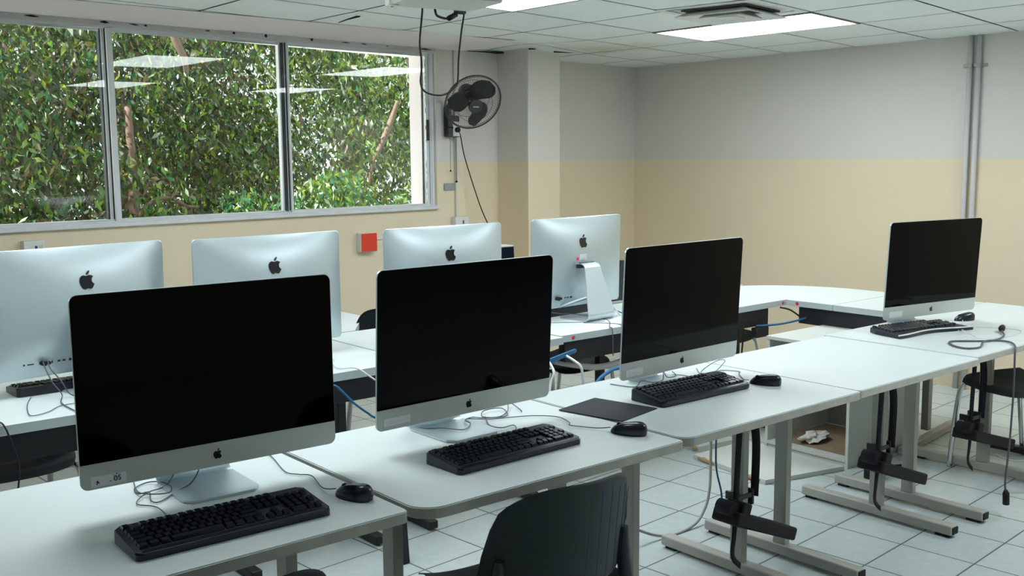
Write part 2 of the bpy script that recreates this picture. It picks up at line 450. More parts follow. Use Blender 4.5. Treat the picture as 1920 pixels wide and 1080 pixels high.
b = MB(); b.box(-0.371, -0.340, FY, FY+0.045, ZB+0.03, 2.237, 0.003, 1, WM); b.box(-0.336, -0.328, FY-0.004, FY+0.05, ZB+0.03, 2.237, 0, 1, WM)
b.mi = 1; b.box(-0.377, -0.371, FY+0.020, FY+0.034, ZB+0.03, 2.235, 0, 1, WM)
st = struct(obj('sash_stile', b, [FRAMEM, BLACKMET], win))
b = MB(); b.box(-0.368, -0.345, FY-0.012, FY+0.002, 1.66, 1.80, 0.003, 1, WM)
struct(obj('latch', b, BROWN, st))
edges = [(-8.0, -7.0), (-6.95, -5.9), (-5.85, -4.80), (-4.75, -3.70), (-3.65, -2.58), (-2.53, -1.47), (-1.445, -0.375)]
for (a, c) in edges:
    b = MB(); mc = (a+c)/2; b.box(a-mc, c-mc, -.002, .002, ZB+0.03, 2.238, mt=WM @ Matrix.Translation((mc, FY+.028, 0)) @ Matrix.Rotation(math.radians(-4.0), 4, 'Z'))
    struct(obj('window_pane', b, PANE, win))
# white column outside the right end of the window
b = MB(); b.box(-0.310, -0.05, 0.172, 0.27, 0, 2.50, mt=WM); b.box(-0.310, -0.05, 0.057, 0.172, ZB+.002, 2.50, mt=WM)
struct(obj('wall_outer_pier', b, REVEAL), 'pale painted pier outside the right end of the window')

# ------------------------------------------------------------ ceiling lights
def lamp(i, j, label, group=None):
    c = gp(i+0.5, j+1)
    t = thing('ceiling_light', label, 'ceiling light', (c.x, c.y, CZ), 0, group)
    def q(a, d, z): v = gp(i+0.5+a, j+1+d) - c; return Vector((v.x, v.y, z))
    m = MB()
    for (a0, a1, d0, d1) in ((-.5, .5, -1, -.975), (-.5, .5, .975, 1), (-.5, -.465, -1, 1), (.465, .5, -1, 1)):
        lo = [m.bm.verts.new(q(*p, -0.004)) for p in ((a0, d0), (a1, d0), (a1, d1), (a0, d1))]
        hi = [m.bm.verts.new(q(*p, 0.03)) for p in ((a0, d0), (a1, d0), (a1, d1), (a0, d1))]
        m.face(lo); m.face(hi)
        for k in range(4): m.face([lo[k], lo[(k+1) % 4], hi[(k+1) % 4], hi[k]])
    obj('frame', m, TILEG, t)
    m = MB(); m.face([m.bm.verts.new(q(*p, 0.001)) for p in ((-.465, -.975), (.465, -.975), (.465, .975), (-.465, .975))])
    m.face([m.bm.verts.new(q(*p, 0.006)) for p in ((-.465, -.975), (.465, -.975), (.465, .975), (-.465, .975))])
    obj('diffuser', m, LAMPM, t)
    return t
lamp(2, -3, 'bright rectangular ceiling panel light half hidden by the air vent')
lamp(-1, -3, 'bright rectangular ceiling panel light right beside the projector')
lamp(0, -8, 'lit ceiling panel light mirrored beside the left window mullion')
lamp(3, -8, 'lit ceiling panel light mirrored low beside the right window mullion')
lamp(-4, -3, 'lit ceiling panel light mirrored at the left end of the window')

# square air diffuser hanging below the ceiling in front of the lamp
vc = Vector((4.395, 3.50))
t = thing('air_vent', 'square white louvred air diffuser in the ceiling before the lamp', 'air vent', (vc.x, vc.y, CZ), math.radians(10))
def vring(r0, z0, r1, z1, m, th=0.006):
    a = [Vector((sx*r0, sy*r0, z0)) for sx, sy in ((-1, -1), (1, -1), (1, 1), (-1, 1))]
    c = [Vector((sx*r1, sy*r1, z1)) for sx, sy in ((-1, -1), (1, -1), (1, 1), (-1, 1))]
    A = [m.bm.verts.new(v) for v in a]; B = [m.bm.verts.new(v) for v in c]
    C = [m.bm.verts.new(v + Vector((0, 0, th))) for v in a]; D = [m.bm.verts.new(v + Vector((0, 0, th))) for v in c]
    for k in range(4):
        l = (k+1) % 4
        m.face([A[k], A[l], B[l], B[k]]); m.face([C[k], D[k], D[l], C[l]]); m.face([A[k], C[k], C[l], A[l]]); m.face([B[k], B[l], D[l], D[k]])
m = MB(); vring(0.212, -0.040, 0.150, -0.010, m, .004); obj('outer_louvre', m, WHITEP, t)
m = MB(); vring(0.118, -0.042, 0.080, -0.014, m, .004); obj('louvre', m, WHITEP, t)
m = MB(); m.box(-.055, .055, -.055, .055, -0.040, -0.034, 0.002, 1); obj('core', m, WHITEP, t)
m = MB(); m.box(-.185, .185, -.185, .185, -0.008, -0.001); obj('duct_shade_panel', m, mat('duct_shade', (.10, .10, .10), .9), t)  # dark panel puts the shade of the duct neck into colour
m = MB(); vring(0.285, -0.004, 0.245, -0.003, m, .003); obj('frame', m, WHITEP, t)

# ------------------------------------------------------------ desks
def tdesk(name, label, x0, x1, y0, y1, legs, rs, ztop=0.73, group='white desks of the front row', th=0.028):
    t = thing(name, label, 'desk', ((x0+x1)/2, (y0+y1)/2, 0), 0, group)
    ox, oy = (x0+x1)/2, (y0+y1)/2
    m = MB(); p = rrect(x0-ox, x1-ox, y0-oy, y1-oy, 0, 8, rs); m.prism(p, ztop-th, ztop)
    m.bm.faces.ensure_lookup_table()
    for f in m.bm.faces: f.material_index = 0 if abs(f.normal.z) > .5 else 1
    bmesh.ops.recalc_face_normals(m.bm, faces=m.bm.faces)
    for f in m.bm.faces: f.material_index = 0 if abs(f.normal.z) > .5 else 1
    es = [e for e in m.bm.edges if all(v.co.z > ztop-1e-4 for v in e.verts)]
    bmesh.ops.bevel(m.bm, geom=es, offset=0.003, segments=2, affect='EDGES')
    obj('tabletop', m, [LAM, EDGE], t)
    m = MB(); m.box(x0-ox+.1, x1-ox-.1, 0.05, 0.075, ztop-th-0.05, ztop-th, 0.002, 1); obj('crossbar', m, LEGM, t)
    for lx in legs:
        l = lx-ox; py = 2.325-oy
        m = MB(); m.box(l-.016, l+.016, py-.028, py+.028, 0.05, ztop-th-0.002, 0.003, 2)
        leg = obj('leg', m, LEGM, t)
        m = MB(); m.box(l-.026, l+.026, 1.975-oy, 2.685-oy, 0.012, 0.052, 0.005, 2); obj('foot', m, LEGM, leg)
        m = MB()
        m.box(l-.018, l+.018, 1.99-oy, 2.05-oy, 0.0, 0.013, 0.002, 1); obj('glide', m, RUBBER, leg)
        m = MB(); m.box(l-.018, l+.018, 2.62-oy, 2.67-oy, 0.0, 0.013, 0.002, 1); obj('glide', m, RUBBER, leg)
        m = MB(); m.box(l-.020, l+.020, 1.970-oy, 1.976-oy, 0.018, 0.046, 0.0, 1); obj('end_cap', m, RUBBER, leg)
        m = MB(); m.box(l-.022, l+.022, 2.06-oy, 2.56-oy, ztop-th-0.030, ztop-th, 0.003, 1); obj('top_bracket', m, LEGM, leg)
    return t
tdesk('desk', 'nearest white desk of the front row, in the lower left corner', -0.02, 1.318, 1.966, 2.762, [0.15, 1.18], (.03, .018, .01, .01))
tdesk('desk', 'white front row desk with the round front corner and black chair before it', 1.336, 2.262, 1.942, 2.690, [1.50, 2.11], (.07, .012, .01, .01), ztop=0.729)
tdesk('desk', 'white front row desk carrying the square black mouse mat', 2.270, 3.193, 1.945, 2.672, [2.44, 3.02], (.05, .012, .01, .01), ztop=0.731)
tdesk('desk', 'empty white front row desk beyond the one with the mouse mat', 3.199, 4.070, 1.955, 2.668, [3.285, 3.965], (.02, .012, .01, .01), ztop=0.730)
tdesk('desk', 'white front row desk with the farthest monitor on it', 4.076, 5.02, 1.972, 2.685, [4.225, 4.916], (.012, .012, .01, .01), ztop=0.732)

def bdesk(name, label, poly, panel, legs, dots=(), ztop=0.73, group='white desks of the back row', jog=0.0):
    cx = sum(p[0] for p in poly)/len(poly); cy = sum(p[1] for p in poly)/len(poly)
    t = thing(name, label, 'desk', (cx, cy, 0), 0, group)
    m = MB(); m.prism([(x-cx, y-cy) for x, y in poly], ztop-0.032, ztop)
    bmesh.ops.recalc_face_normals(m.bm, faces=m.bm.faces)
    for f in m.bm.faces: f.material_index = 0 if abs(f.normal.z) > .5 else 1
    top = obj('tabletop', m, [LAM, EDGE2], t)
    for (x, y, ax) in dots:
        m = MB(); mt = Matrix.Translation((x-cx, y-cy, ztop-0.016)) @ Matrix.Rotation(PI/2, 4, ax)
        m.lathe([(0.0095, -0.002), (0.0095, 0.002), (0.006, 0.003)] if ax == 'X' else [(0.0095, -0.003), (0.0095, 0.002)], 14, mt); obj('red_sticker', m, REDDOT, top)
    for (x0, x1, y0, y1) in panel:
        m = MB(); m.box(x0-cx, x1-cx, y0-cy, y1-cy, 0.600, 0.697, 0.002, 1); obj('cable_trough', m, BLACKMET, t)
    for (x, y) in legs:
        m = MB(); m.box(x-cx-.020, x-cx+.020, y-cy-.02, y-cy+.02, 0.03, 0.697, 0.003, 1)
        leg = obj('leg', m, BLACKMET, t)
        m = MB(); m.box(x-cx-.022, x-cx+.022, y-cy-.30, y-cy+.30, 0.008, 0.042, 0.004, 1); obj('foot', m, BLACKMET, leg)
    return t
def rect(x0, x1, y0, y1): return [(x0, y0), (x1, y0), (x1, y1), (x0, y1)]
bdesk('desk', 'white back row desk at the left edge under the first turned monitor', rect(.40, 1.415, 3.450, 4.245), [(.45, 1.36, 3.485, 3.53)], [(.62, 3.76), (1.16, 3.76)])
bdesk('desk', 'white back row desk under the second turned monitor from the left', rect(1.425, 2.345, 3.447, 4.245), [(1.47, 2.20, 3.485, 3.53)], [(1.62, 3.73), (2.16, 3.73)])
bdesk('desk', 'white back row desk under the third turned monitor from the left', rect(2.355, 3.165, 3.440, 4.24), [(2.45, 3.0, 3.49, 3.53)], [(2.42, 3.73), (2.98, 3.73)])
bdesk('desk', 'white back row desk with the turned monitor whose stand shows', rect(3.170, 4.045, 3.462, 4.24), [(3.22, 4.0, 3.49, 3.53)], [(3.34, 3.90), (3.85, 3.90)], [(3.245, 3.462, 'X')], ztop=0.733)
# corner unit with its inner corner and the big outer curve
arc = [(5.62 - 0.62*(1-math.cos(a)), 3.42 + 0.70*math.sin(a)) for a in [k*PI/2/10 for k in range(11)]]
bdesk('corner_desk', 'white corner desk with a curved outer edge near the far wall', [(4.055, 3.478), (4.935, 3.500), (4.935, 3.20), (5.62, 3.20)] + arc + [(4.6, 4.24), (4.055, 4.24)], [(4.15, 4.80, 3.52, 3.56)], [(4.79, 3.74)], [(4.905, 3.4985, 'X')], group=None)
bdesk('side_desk', 'white desk along the far wall joining the two rows', rect(4.935, 5.62, 2.69, 3.195), [(4.962, 5.0, 2.78, 3.432)], [], [(4.935, 3.425-.0, 'Y')][:0], group=None)
m = MB(); mt = Matrix.Translation((4.935, 3.425, 0.714)) @ Matrix.Rotation(PI/2, 4, 'Y'); m.lathe([(0.0095, -0.003), (0.0095, 0.002)], 14, mt)
cd = [o for o in COL.objects if o.name == 'corner_desk'][0]
o_ = obj('red_sticker', m, REDDOT, cd); o_.location = (-cd.location.x, -cd.location.y, 0)
bdesk('end_desk', 'white desk piece past the farthest monitor at the right edge', rect(5.025, 5.63, 1.9, 2.685), [(5.5, 5.55, 2.0, 2.6)], [(5.35, 2.25)], group=None)
bdesk('window_desk', 'white desk end by the window wall behind the black chair', [(1.75, 4.255), (2.56, 4.255), (2.83, 4.62), (2.83, 5.40), (1.75, 5.40)], [(1.85, 2.7, 5.3, 5.34)], [(1.9, 5.0), (2.7, 5.0)], group=None)

# ------------------------------------------------------------ all-in-one computers
def apple():
    # svg-like outline, 24 units
    def cub(p, c1, c2, q, n=7):
        return [tuple(((1-t)**3*p[k] + 3*(1-t)**2*t*c1[k] + 3*(1-t)*t*t*c2[k] + t**3*q[k]) for k in (0, 1)) for t in [i/n for i in range(1, n+1)]]
    body = [(12.152, 6.896)]
    segs = [(-.948, 0, -2.415, -1.078, -3.96, -1.04), (-2.04, .027, -3.91, 1.183, -4.961, 3.014), (-2.117, 3.675, -.546, 9.103, 1.519, 12.09), (1.013, 1.454, 2.208, 3.09, 3.792, 3.039),
            (1.52, -.065, 2.09, -.987, 3.935, -.987), (1.831, 0, 2.35, .987, 3.96, .948), (1.637, -.026, 2.676, -1.48, 3.676, -2.948), (1.156, -1.688, 1.636, -3.325, 1.662, -3.415),
            (-.039, -.013, -3.182, -1.221, -3.22, -4.857), (-.026, -3.04, 2.48, -4.494, 2.597, -4.559), (-1.429, -2.09, -3.623, -2.324, -4.39, -2.376), (-2, -.156, -3.675, 1.09, -4.61, 1.09)]
    for s in segs:
        p = body[-1]; body += cub(p, (p[0]+s[0], p[1]+s[1]), (p[0]+s[2], p[1]+s[3]), (p[0]+s[4], p[1]+s[5]))
    leaf = [(15.53, 3.83)]
    for s in [(.843, -1.012, 1.4, -2.427, 1.245, -3.83), (-1.207, .052, -2.662, .805, -3.532, 1.818), (-.78, .896, -1.454, 2.338, -1.273, 3.714), (1.338, .104, 2.715, -.688, 3.559, -1.701)]:
        p = leaf[-1]; leaf += cub(p, (p[0]+s[0], p[1]+s[1]), (p[0]+s[2], p[1]+s[3]), (p[0]+s[4], p[1]+s[5]))
    f = lambda P: [((x-12)/24, (12-y)/24) for x, y in P[:-1]]
    return f(body), f(leaf)
AB, AL = apple()
PW, PH, PR = 0.325, 0.452, 0.018
CHIN = 0.060
def panel_mats(): pass
def bulge(x, z):      # depth of the back at x, z(0..PH)
    u = abs(x)/PW; v = abs(z-PH/2)/(PH/2)
    return 0.006 + 0.044*max(0, (1-u**2.4))**.9*max(0, (1-v**2.4))**.9
def sub(P, d):
    out = []
    for i, p in enumerate(P):
        q = P[(i+1) % len(P)]; k = max(1, int(math.hypot(q[0]-p[0], q[1]-p[1])/d))
        out += [(p[0]+(q[0]-p[0])*j/k, p[1]+(q[1]-p[1])*j/k) for j in range(k)]
    return out
def imac_meshes():
    R = {}
    # casing: front outline ring, side, back bulge
    m = MB(); out = sub(rrect(-PW, PW, 0, PH, PR, 6), .02); N_ = len(out)
    fr = [m.bm.verts.new((x, 0.0, z)) for x, z in out]
    m.face(fr)
    prev = fr
    cx, cz = 0, PH/2
    for k, s in enumerate([1, .994, .98, .96, .93, .89, .84, .78, .71, .63, .54, .44, .34, .24, .14, .06]):
        ring = []
        for x, z in out:
            X = cx + (x-cx)*s; Z = cz + (z-cz)*s
            ring.append(m.bm.verts.new((X, bulge(X, Z) if k else 0.006, Z)))
        for i in range(N_): m.face([prev[i], prev[(i+1) % N_], ring[(i+1) % N_], ring[i]], k > 0)
        prev = ring
    m.face(prev, True)
    R['casing'] = (m, ALU)
    # chin front plate
    m = MB(); m.prism(rrect(-PW+.0005, PW-.0005, .0005, CHIN, 0, 8, (PR, PR, 0, 0)), 0.0002, 0.0012, Matrix.Rotation(PI/2, 4, 'X'))
    R['chin'] = (m, ALUCH)
    m = MB(); m.prism(rrect(-PW+.0012, PW-.0012, CHIN+.0006, PH-.0012, 0, 8, (0, 0, PR, PR)), 0.0002, 0.0016, Matrix.Rotation(PI/2, 4, 'X'))
    R['screen'] = (m, GLASSB)
    return R
def imac(label, loc, rz, tilt, zb=0.0, group=None, sticker=None, backbits=False, logo_sh=True):
    t = thing('computer', label, 'computer', loc, rz, group)
    # the display hangs 7 cm over the desk from the foot's neck; local -y is the screen side
    D = Matrix.Translation((0, -0.065, 0.070+zb)) @ Matrix.Rotation(-tilt, 4, 'X')
    R = imac_meshes(); parts = {}
    for k, (m, mm) in R.items():
        m.bm.transform(D); parts[k] = obj(k, m, mm, t)
    h = 0.026
    m = MB(); mt = D @ Matrix.Translation((0, -0.0012, CHIN*0.52)) @ Matrix.Rotation(PI/2, 4, 'X') @ Matrix.Scale(h, 4)
    for P in (AB, AL): m.prism(P, 0, 0.02, mt)
    obj('front_logo', m, LOGO, parts['chin'])
    h = 0.066
    zl = PH-0.120
    m = MB()
    for P in (AB, AL):
        lo = [m.bm.verts.new((-x*h, bulge(-x*h, zl+y*h)-.001, zl+y*h)) for x, y in P]; hi = [m.bm.verts.new((-x*h, bulge(-x*h, zl+y*h)+.0022, zl+y*h)) for x, y in P]
        m.face(lo); m.face(hi)
        for k in range(len(P)): m.face([lo[k], lo[(k+1) % len(P)], hi[(k+1) % len(P)], hi[k]])
    m.bm.transform(D)
    obj('back_logo', m, LOGO, parts['casing'])
    # stand: foot plate bent up into a neck that tapers to the hinge
    m = MB()
    prof = []
    F0, B0 = -0.107, 0.112
    for k in range(9): prof.append((F0 + (B0-0.028-F0)*k/8, 0.003, 0.0985, 0.006))
    for k in range(1, 8):
        a = (PI/2+0.22)*k/7
        prof.append((B0-0.028+0.028*math.sin(a), 0.003+0.028*(1-math.cos(a)), 0.0985-0.002*k/7, 0.005))
    y1, z1 = prof[-1][0], prof[-1][1]
    y2, z2 = 0.020, 0.262
    for k in range(1, 9):
        q = k/8; prof.append((y1+(y2+.03-y1)*q, z1+(z2-z1)*q, 0.0965+(0.056-0.0965)*q, 0.004))
    prof += [(0.040, 0.275, 0.055, .004), (0.020, 0.281, 0.054, 0.004), (-0.010, 0.279, 0.053, 0.004)]
    L = []
    for i, (y, z, hw, th) in enumerate(prof):
        a = prof[max(i-1, 0)]; c = prof[min(i+1, len(prof)-1)]
        tv = Vector((0, c[0]-a[0], c[1]-a[1])).normalized(); nv = Vector((0, -tv.z, tv.y))
        p = Vector((0, y, z)); X = Vector((hw, 0, 0))
        if i == 0: X = Vector((hw-0.022, 0, 0))
        if i == 1: X = Vector((hw-0.0015, 0, 0))
        L.append([m.bm.verts.new(p+X-nv*th/2), m.bm.verts.new(p+X+nv*th/2), m.bm.verts.new(p-X+nv*th/2), m.bm.verts.new(p-X-nv*th/2)])
    for a, c in zip(L, L[1:]):
        for k in range(4): m.face([a[k], a[(k+1) % 4], c[(k+1) % 4], c[k]], k in (0, 2) and False)
    m.face(L[0]); m.face(L[-1][::-1])
    stand = obj('stand', m, ALU, t)
    m = MB(); m.cyl((-0.05, 0.010, 0.275), (0.05, 0.010, 0.275), 0.012, 16); m.box(-0.052, 0.052, -0.03, 0.010, 0.258, 0.280, .002, 1)
    obj('hinge', m, BLACKMET, t)
    # ports row on the lower back
    m = MB()
    zz = 0.052
    for x, wd, hh in ((-.150, .006, .006), (-.128, .022, .004), (-.096, .004, .010), (-.084, .004, .010), (-.066, .004, .010), (-.054, .004, .010), (-.030, .009, .006), (-.012, .009, .006), (.012, .012, .010)):
        xx = -x + .078
        m.box(xx-wd/2, xx+wd/2, bulge(xx, zz)-0.002, bulge(xx, zz)+0.0012, zz-hh/2, zz+hh/2, mt=D)
    obj('ports', m, BLACKMET, parts['casing'])
    m = MB(); m.cyl(D @ Vector((.166, bulge(.166, zz)-.001, zz)), D @ Vector((.166, bulge(.166, zz)+.020, zz)), .009, 14); m.cyl(D @ Vector((.148, bulge(.148, zz)-.001, zz)), D @ Vector((.148, bulge(.148, zz)+.016, zz)), .006, 12); obj('plug', m, RUBBER, parts['casing'])
    m = MB(); m.lathe([(0.020, 0.0), (0.020, 0.0015), (0.012, 0.002)], 20, D @ Matrix.Translation((0, bulge(0, .06)-.001, .085)) @ Matrix.Rotation(-PI/2, 4, 'X'))
    obj('power_socket', m, OFFW, parts['casing'])
    if sticker:
        x0, x1, z0, z1, kind = sticker
        m = MB(); mt = D @ Matrix.Translation((0, -0.0012, 0)) @ Matrix.Rotation(PI/2, 4, 'X')
        m.prism([(x0, z0), (x1, z0), (x1, z1), (x0, z1)], 0, 0.0005, mt)
        stk = obj('sticker', m, LABELM, parts['chin']); stk['label'] = 'white paper inventory sticker'
        m = MB(); mt2 = D @ Matrix.Translation((0, -0.0018, 0)) @ Matrix.Rotation(PI/2, 4, 'X')
        def seg(pts, r): m.tube([mt2 @ Vector((a, c, 0)) for a, c in pts], r, 5)
        if kind == 'A05':
            sx = x0
            s = 0.0014
            seg([(sx+.013, z0+.0045), (sx+.0135, z0+.0135)], s); seg([(sx+.0135, z0+.0135), (sx+.018, z0+.007)], s)
            # 05 with remains of a torn upper line
            seg([(sx+.055+.0035*math.cos(a), z0+.0125+.0055*math.sin(a)) for a in [k*PI/6 for k in range(13)]], s)
            seg([(sx+.0665, z0+.018), (sx+.0625, z0+.018), (sx+.0620, z0+.0135), (sx+.0655, z0+.0135), (sx+.0665, z0+.0105), (sx+.0650, z0+.0075), (sx+.0615, z0+.0078)], s)
            seg([(sx+.042, z0+.008), (sx+.045, z0+.008)], s*.8)
            seg([(sx+.050, z0+.021), (sx+.052, z0+.0215)], s*.8); seg([(sx+.057, z0+.0215), (sx+.059, z0+.024)], s*.8); seg([(sx+.062, z0+.0225), (sx+.064, z0+.0225)], s*.6)
            ob = obj('sticker_text', m, INK, stk) if False else None
            m_ = m
            ink = INK
        else:
            n_ = 7
            for k in range(n_):
                xa = x0+.014+(x1-x0-.03)*k/n_
                seg([(xa, z0+.006), (xa+.003, z0+.008), (xa+.0045, z0+.0065)], .0005)
                seg([(xa, z0+.012), (xa+.004, z0+.0125)], .0004)
            ink = INKG
        # writing goes level with the sticker, one mesh
        o3 = obj('sticker_print', m, ink, parts['chin'])
    if backbits:
        m = MB(); zb_ = 0.243; mt = D @ Matrix.Translation((0, bulge(0, zb_)-0.0005, zb_)) @ Matrix.Rotation(-PI/2, 4, 'X') @ Matrix.Rotation(PI, 4, 'Z')
        m.prism([(-.030, -.004), (.020, -.010), (.020, .022), (-.026, .022)], 0, 0.003, mt)
        o3 = obj('sticker', m, LABELM, parts['casing']); o3['label'] = 'white round-cornered paper sticker with a grey ring'
        m = MB(); mt2 = mt @ Matrix.Translation((-.004, .003, .002))
        m.tube([mt2 @ Vector((.009*math.cos(a), .009*math.sin(a), 0.001)) for a in [PI+k*PI/8 for k in range(9)]], 0.0014, 5)
        obj('sticker_ring', m, GREYC2, parts['casing'])
        m = MB(); m.lathe([(0.008, 0), (0.008, 0.003)], 14, D @ Matrix.Translation((.044, bulge(.04, .245)-0.001, .245)) @ Matrix.Rotation(-PI/2, 4, 'X'))
        o3 = obj('red_sticker', m, REDDOT, parts['casing'])
    return t, D, parts, stand
DT = 0.7305
FRM = 'front row monitors facing the camera'
BKM = 'back row monitors turned to the window'
c1 = imac('black-screened monitor computer nearest the camera, numbered sticker on its chin', (1.036, 2.449, DT), -0.036, 0.01, sticker=(-.302, -.222, .006, .030, 'A05'), group=FRM)
c2 = imac('black-screened monitor computer on the desk behind the large black chair', (1.824, 2.466, DT), 0.021, -0.05, group=FRM, zb=-0.003, sticker=(-.302, -.212, .012, .034, 'faded'))
c3 = imac('black-screened monitor computer above the square black mouse mat', (2.797, 2.487, DT+.001), 0.040, -0.05, group=FRM, zb=-0.006, sticker=(-.298, -.212, .010, .034, 'faded'))
c4 = imac('black-screened monitor computer farthest right, with a torn sticker on its chin', (4.660, 2.548, DT+.002), -0.164, -0.05, group=FRM, zb=-0.016, sticker=(-.290, -.200, .010, .036, 'faded'))
d1 = imac('silver back of the monitor computer cut by the left picture edge', (1.196, 3.800, DT), PI+0.16, 0.02, group=BKM, zb=-0.006)
d2 = imac('silver monitor back between the leftmost one and the red wall box', (1.907, 3.745, DT), PI+0.034, 0.0, group=BKM, zb=-0.004)
d3 = imac('silver monitor back right of the red wall box, below the fan', (2.715, 3.665, DT), PI+0.012, 0.0, group=BKM, zb=-0.004)
d4 = imac('silver monitor back whose whole stand shows, in front of the column', (3.622, 3.775, DT+.002), PI+0.057, 0.02, group=BKM, zb=-0.010, backbits=True)

# ------------------------------------------------------------ keyboards and mice
def keyrows():
    U = 0.0190; rows = []
    def run(y, x, ws):
        for wd in ws:
            if wd > 0: rows.append((x, y, wd))
            x += abs(wd)
    run(5.25, 0, [1, -1, 1, 1, 1, 1, -.5, 1, 1, 1, 1, -.5, 1, 1, 1, 1, -.25, 1, 1, 1])
    run(4, 0, [1]*13 + [2] + [-.25] + [1]*3 + [-.25] + [1]*4)
    run(3, 0, [1.5] + [1]*12 + [1.5] + [-.25] + [1]*3 + [-.25] + [1]*3)
    run(2, 0, [1.75] + [1]*11 + [2.25] + [-3.5] + [1]*3)
    run(1, 0, [2.25] + [1]*10 + [2.75] + [-1.25, 1, -1.25] + [1]*3)
    run(0, 0, [1.25]*3 + [6.25] + [1.25]*4 + [-.25] + [1]*3 + [-.25] + [2, 1])
    rows.append((21.5, 2, 1)); rows.append((21.5, 0, 1))
    return rows, U
def keyboard(label, loc, rz, sep, tilt=0.10, white=False, group='black keyboards', wavy=False, cord=None):
    t = thing('keyboard', label, 'keyboard', loc, rz, group)
    W_, Dp = 0.450, 0.155
    T = Matrix.Rotation(tilt, 4, 'X')
    m = MB()
    if not wavy:
        p = rrect(-W_/2, W_/2, 0, Dp, 0.014, 5)
        m.prism(p, 0.0, 0.016)
        bmesh.ops.bevel(m.bm, geom=[e for e in m.bm.edges if all(v.co.z > .0159 for v in e.verts)], offset=0.004, segments=2, affect='EDGES')
    else:
        p = []
        for k in range(25):
            x = -W_/2 - .02 + (W_+.04)*k/24; p.append((x, -0.030 - 0.016*math.cos(2*PI*k/24)))
        for x, y in ((W_/2+.012, .10), (W_/2-.01, .150), (-W_/2+.01, .150), (-W_/2-.012, .10)): p.append((x, y))
        m.prism(p, 0.0, 0.014)
    low = [v for v in m.bm.verts if v.co.z < 1e-5]
    m.bm.transform(T)
    for v in low: v.co.z = 0.0
    body = obj('body', m, BLACKP, t)
    if wavy:
        m = MB(); pts = []
        for k in range(25):
            x = -W_/2 - .02 + (W_+.04)*k/24; pts.append(T @ Vector((x, -0.024 - 0.016*math.cos(2*PI*k/24), 0.0165)))
        m.tube(pts, 0.004, 6); o3 = obj('front_trim', m, WHITEP, body); o3['label'] = 'pale wavy strip along the front edge'
    else:
        m = MB(); m.box(-W_/2+.012, W_/2-.012, .004, .016, 0.0155, 0.0175, 0.0008, 1, T); obj('front_lip', m, KEYM, body)
    rows, U = keyrows(); x0 = -W_/2+0.011; y0 = 0.022
    U = (W_-0.022)/22.5; UY = 0.0195
    def key(m, x, y, wd, hh=1):
        a, c = x0+x*U+.0009, x0+(x+wd)*U-.0009; d, e = y0+y*UY+.0009, y0+(y+hh)*UY-.0009
        zb, zt = 0.014, 0.0235
        lo = [m.bm.verts.new(T @ Vector(v)) for v in ((a, d, zb), (c, d, zb), (c, e, zb), (a, e, zb))]
        i = 0.0024
        hi = [m.bm.verts.new(T @ Vector(v)) for v in ((a+i, d+i, zt), (c-i, d+i, zt), (c-i, e-i*.6, zt+.0004), (a+i, e-i*.6, zt+.0004))]
        m.face(hi)
        for k in range(4): m.face([lo[k], lo[(k+1) % 4], hi[(k+1) % 4], hi[k]])
    rest = MB(); cnt = 0
    hole = set()
    for (x, y, wd) in rows:
        if x == 21.5 and y in (0, 2): hh = 2 if False else 1
        if sep and cnt < 98:
            m = MB(); key(m, x, y, wd); obj('key', m, KEYM, t)
        else: key(rest, x, y, wd)
        cnt += 1
    o3 = obj('keys', rest, KEYM, t); o3['kind'] = 'stuff'
    m = MB()
    for sx in (-1, 1): m.box(sx*.19-.012, sx*.19+.012, Dp-.030, Dp-.018, 0.0-0.0, 0.016 if False else 0.004, 0.001, 1, Matrix.Translation((0, 0, 0.0)))
    obj('foot', m, BLACKP, t)
    if cord:
        m = MB(); m.tube(cord, 0.0016, 6, smoothpath=6)
        inv = Matrix.Rotation(-rz, 4, 'Z') @ Matrix.Translation(-Vector(loc)); m.bm.transform(inv)
        obj('cord', m, GREYC, t)
    return t
Z = 0.734
keyboard('black keyboard in front of the nearest monitor', (0.940, 2.066, DT), -0.022, True, cord=[(.855, 2.26, .745), (.872, 2.375, Z), (.845, 2.423, Z), (.863, 2.459, Z+.002), (.896, 2.483, Z+.005), (.957, 2.52, Z+.004), (1.026, 2.583, Z+.05)])
keyboard('black keyboard in front of the monitor behind the large chair', (1.792, 2.108, DT), 0.026, True, cord=[(1.875, 2.245, .747), (1.898, 2.292, Z), (1.967, 2.35, Z), (1.99, 2.392, Z), (1.939, 2.385, Z+.002), (1.935, 2.44, Z), (1.99, 2.53, Z)])
keyboard('black keyboard partly lying on the square mouse mat', (2.722, 2.232, DT+.004), -0.015, True, tilt=0.14, cord=[(2.89, 2.38, .752), (2.90, 2.44, Z), (2.93, 2.51, Z), (2.90, 2.56, Z), (2.82, 2.57, Z), (2.75, 2.52, Z)])
keyboard('black keyboard with pale wavy front edge before the farthest monitor', (4.470, 2.390, DT+.002), -0.19, False, tilt=0.06, wavy=True, group=None)
keyboard('dark keyboard under the monitor cut by the left picture edge', (1.165, 3.985, DT), PI+0.01, False, tilt=0.10, cord=None)
keyboard('dark keyboard beside the visible monitor stand in the back row', (3.60, 4.06, DT+.002), PI+0.03, False, tilt=0.22)

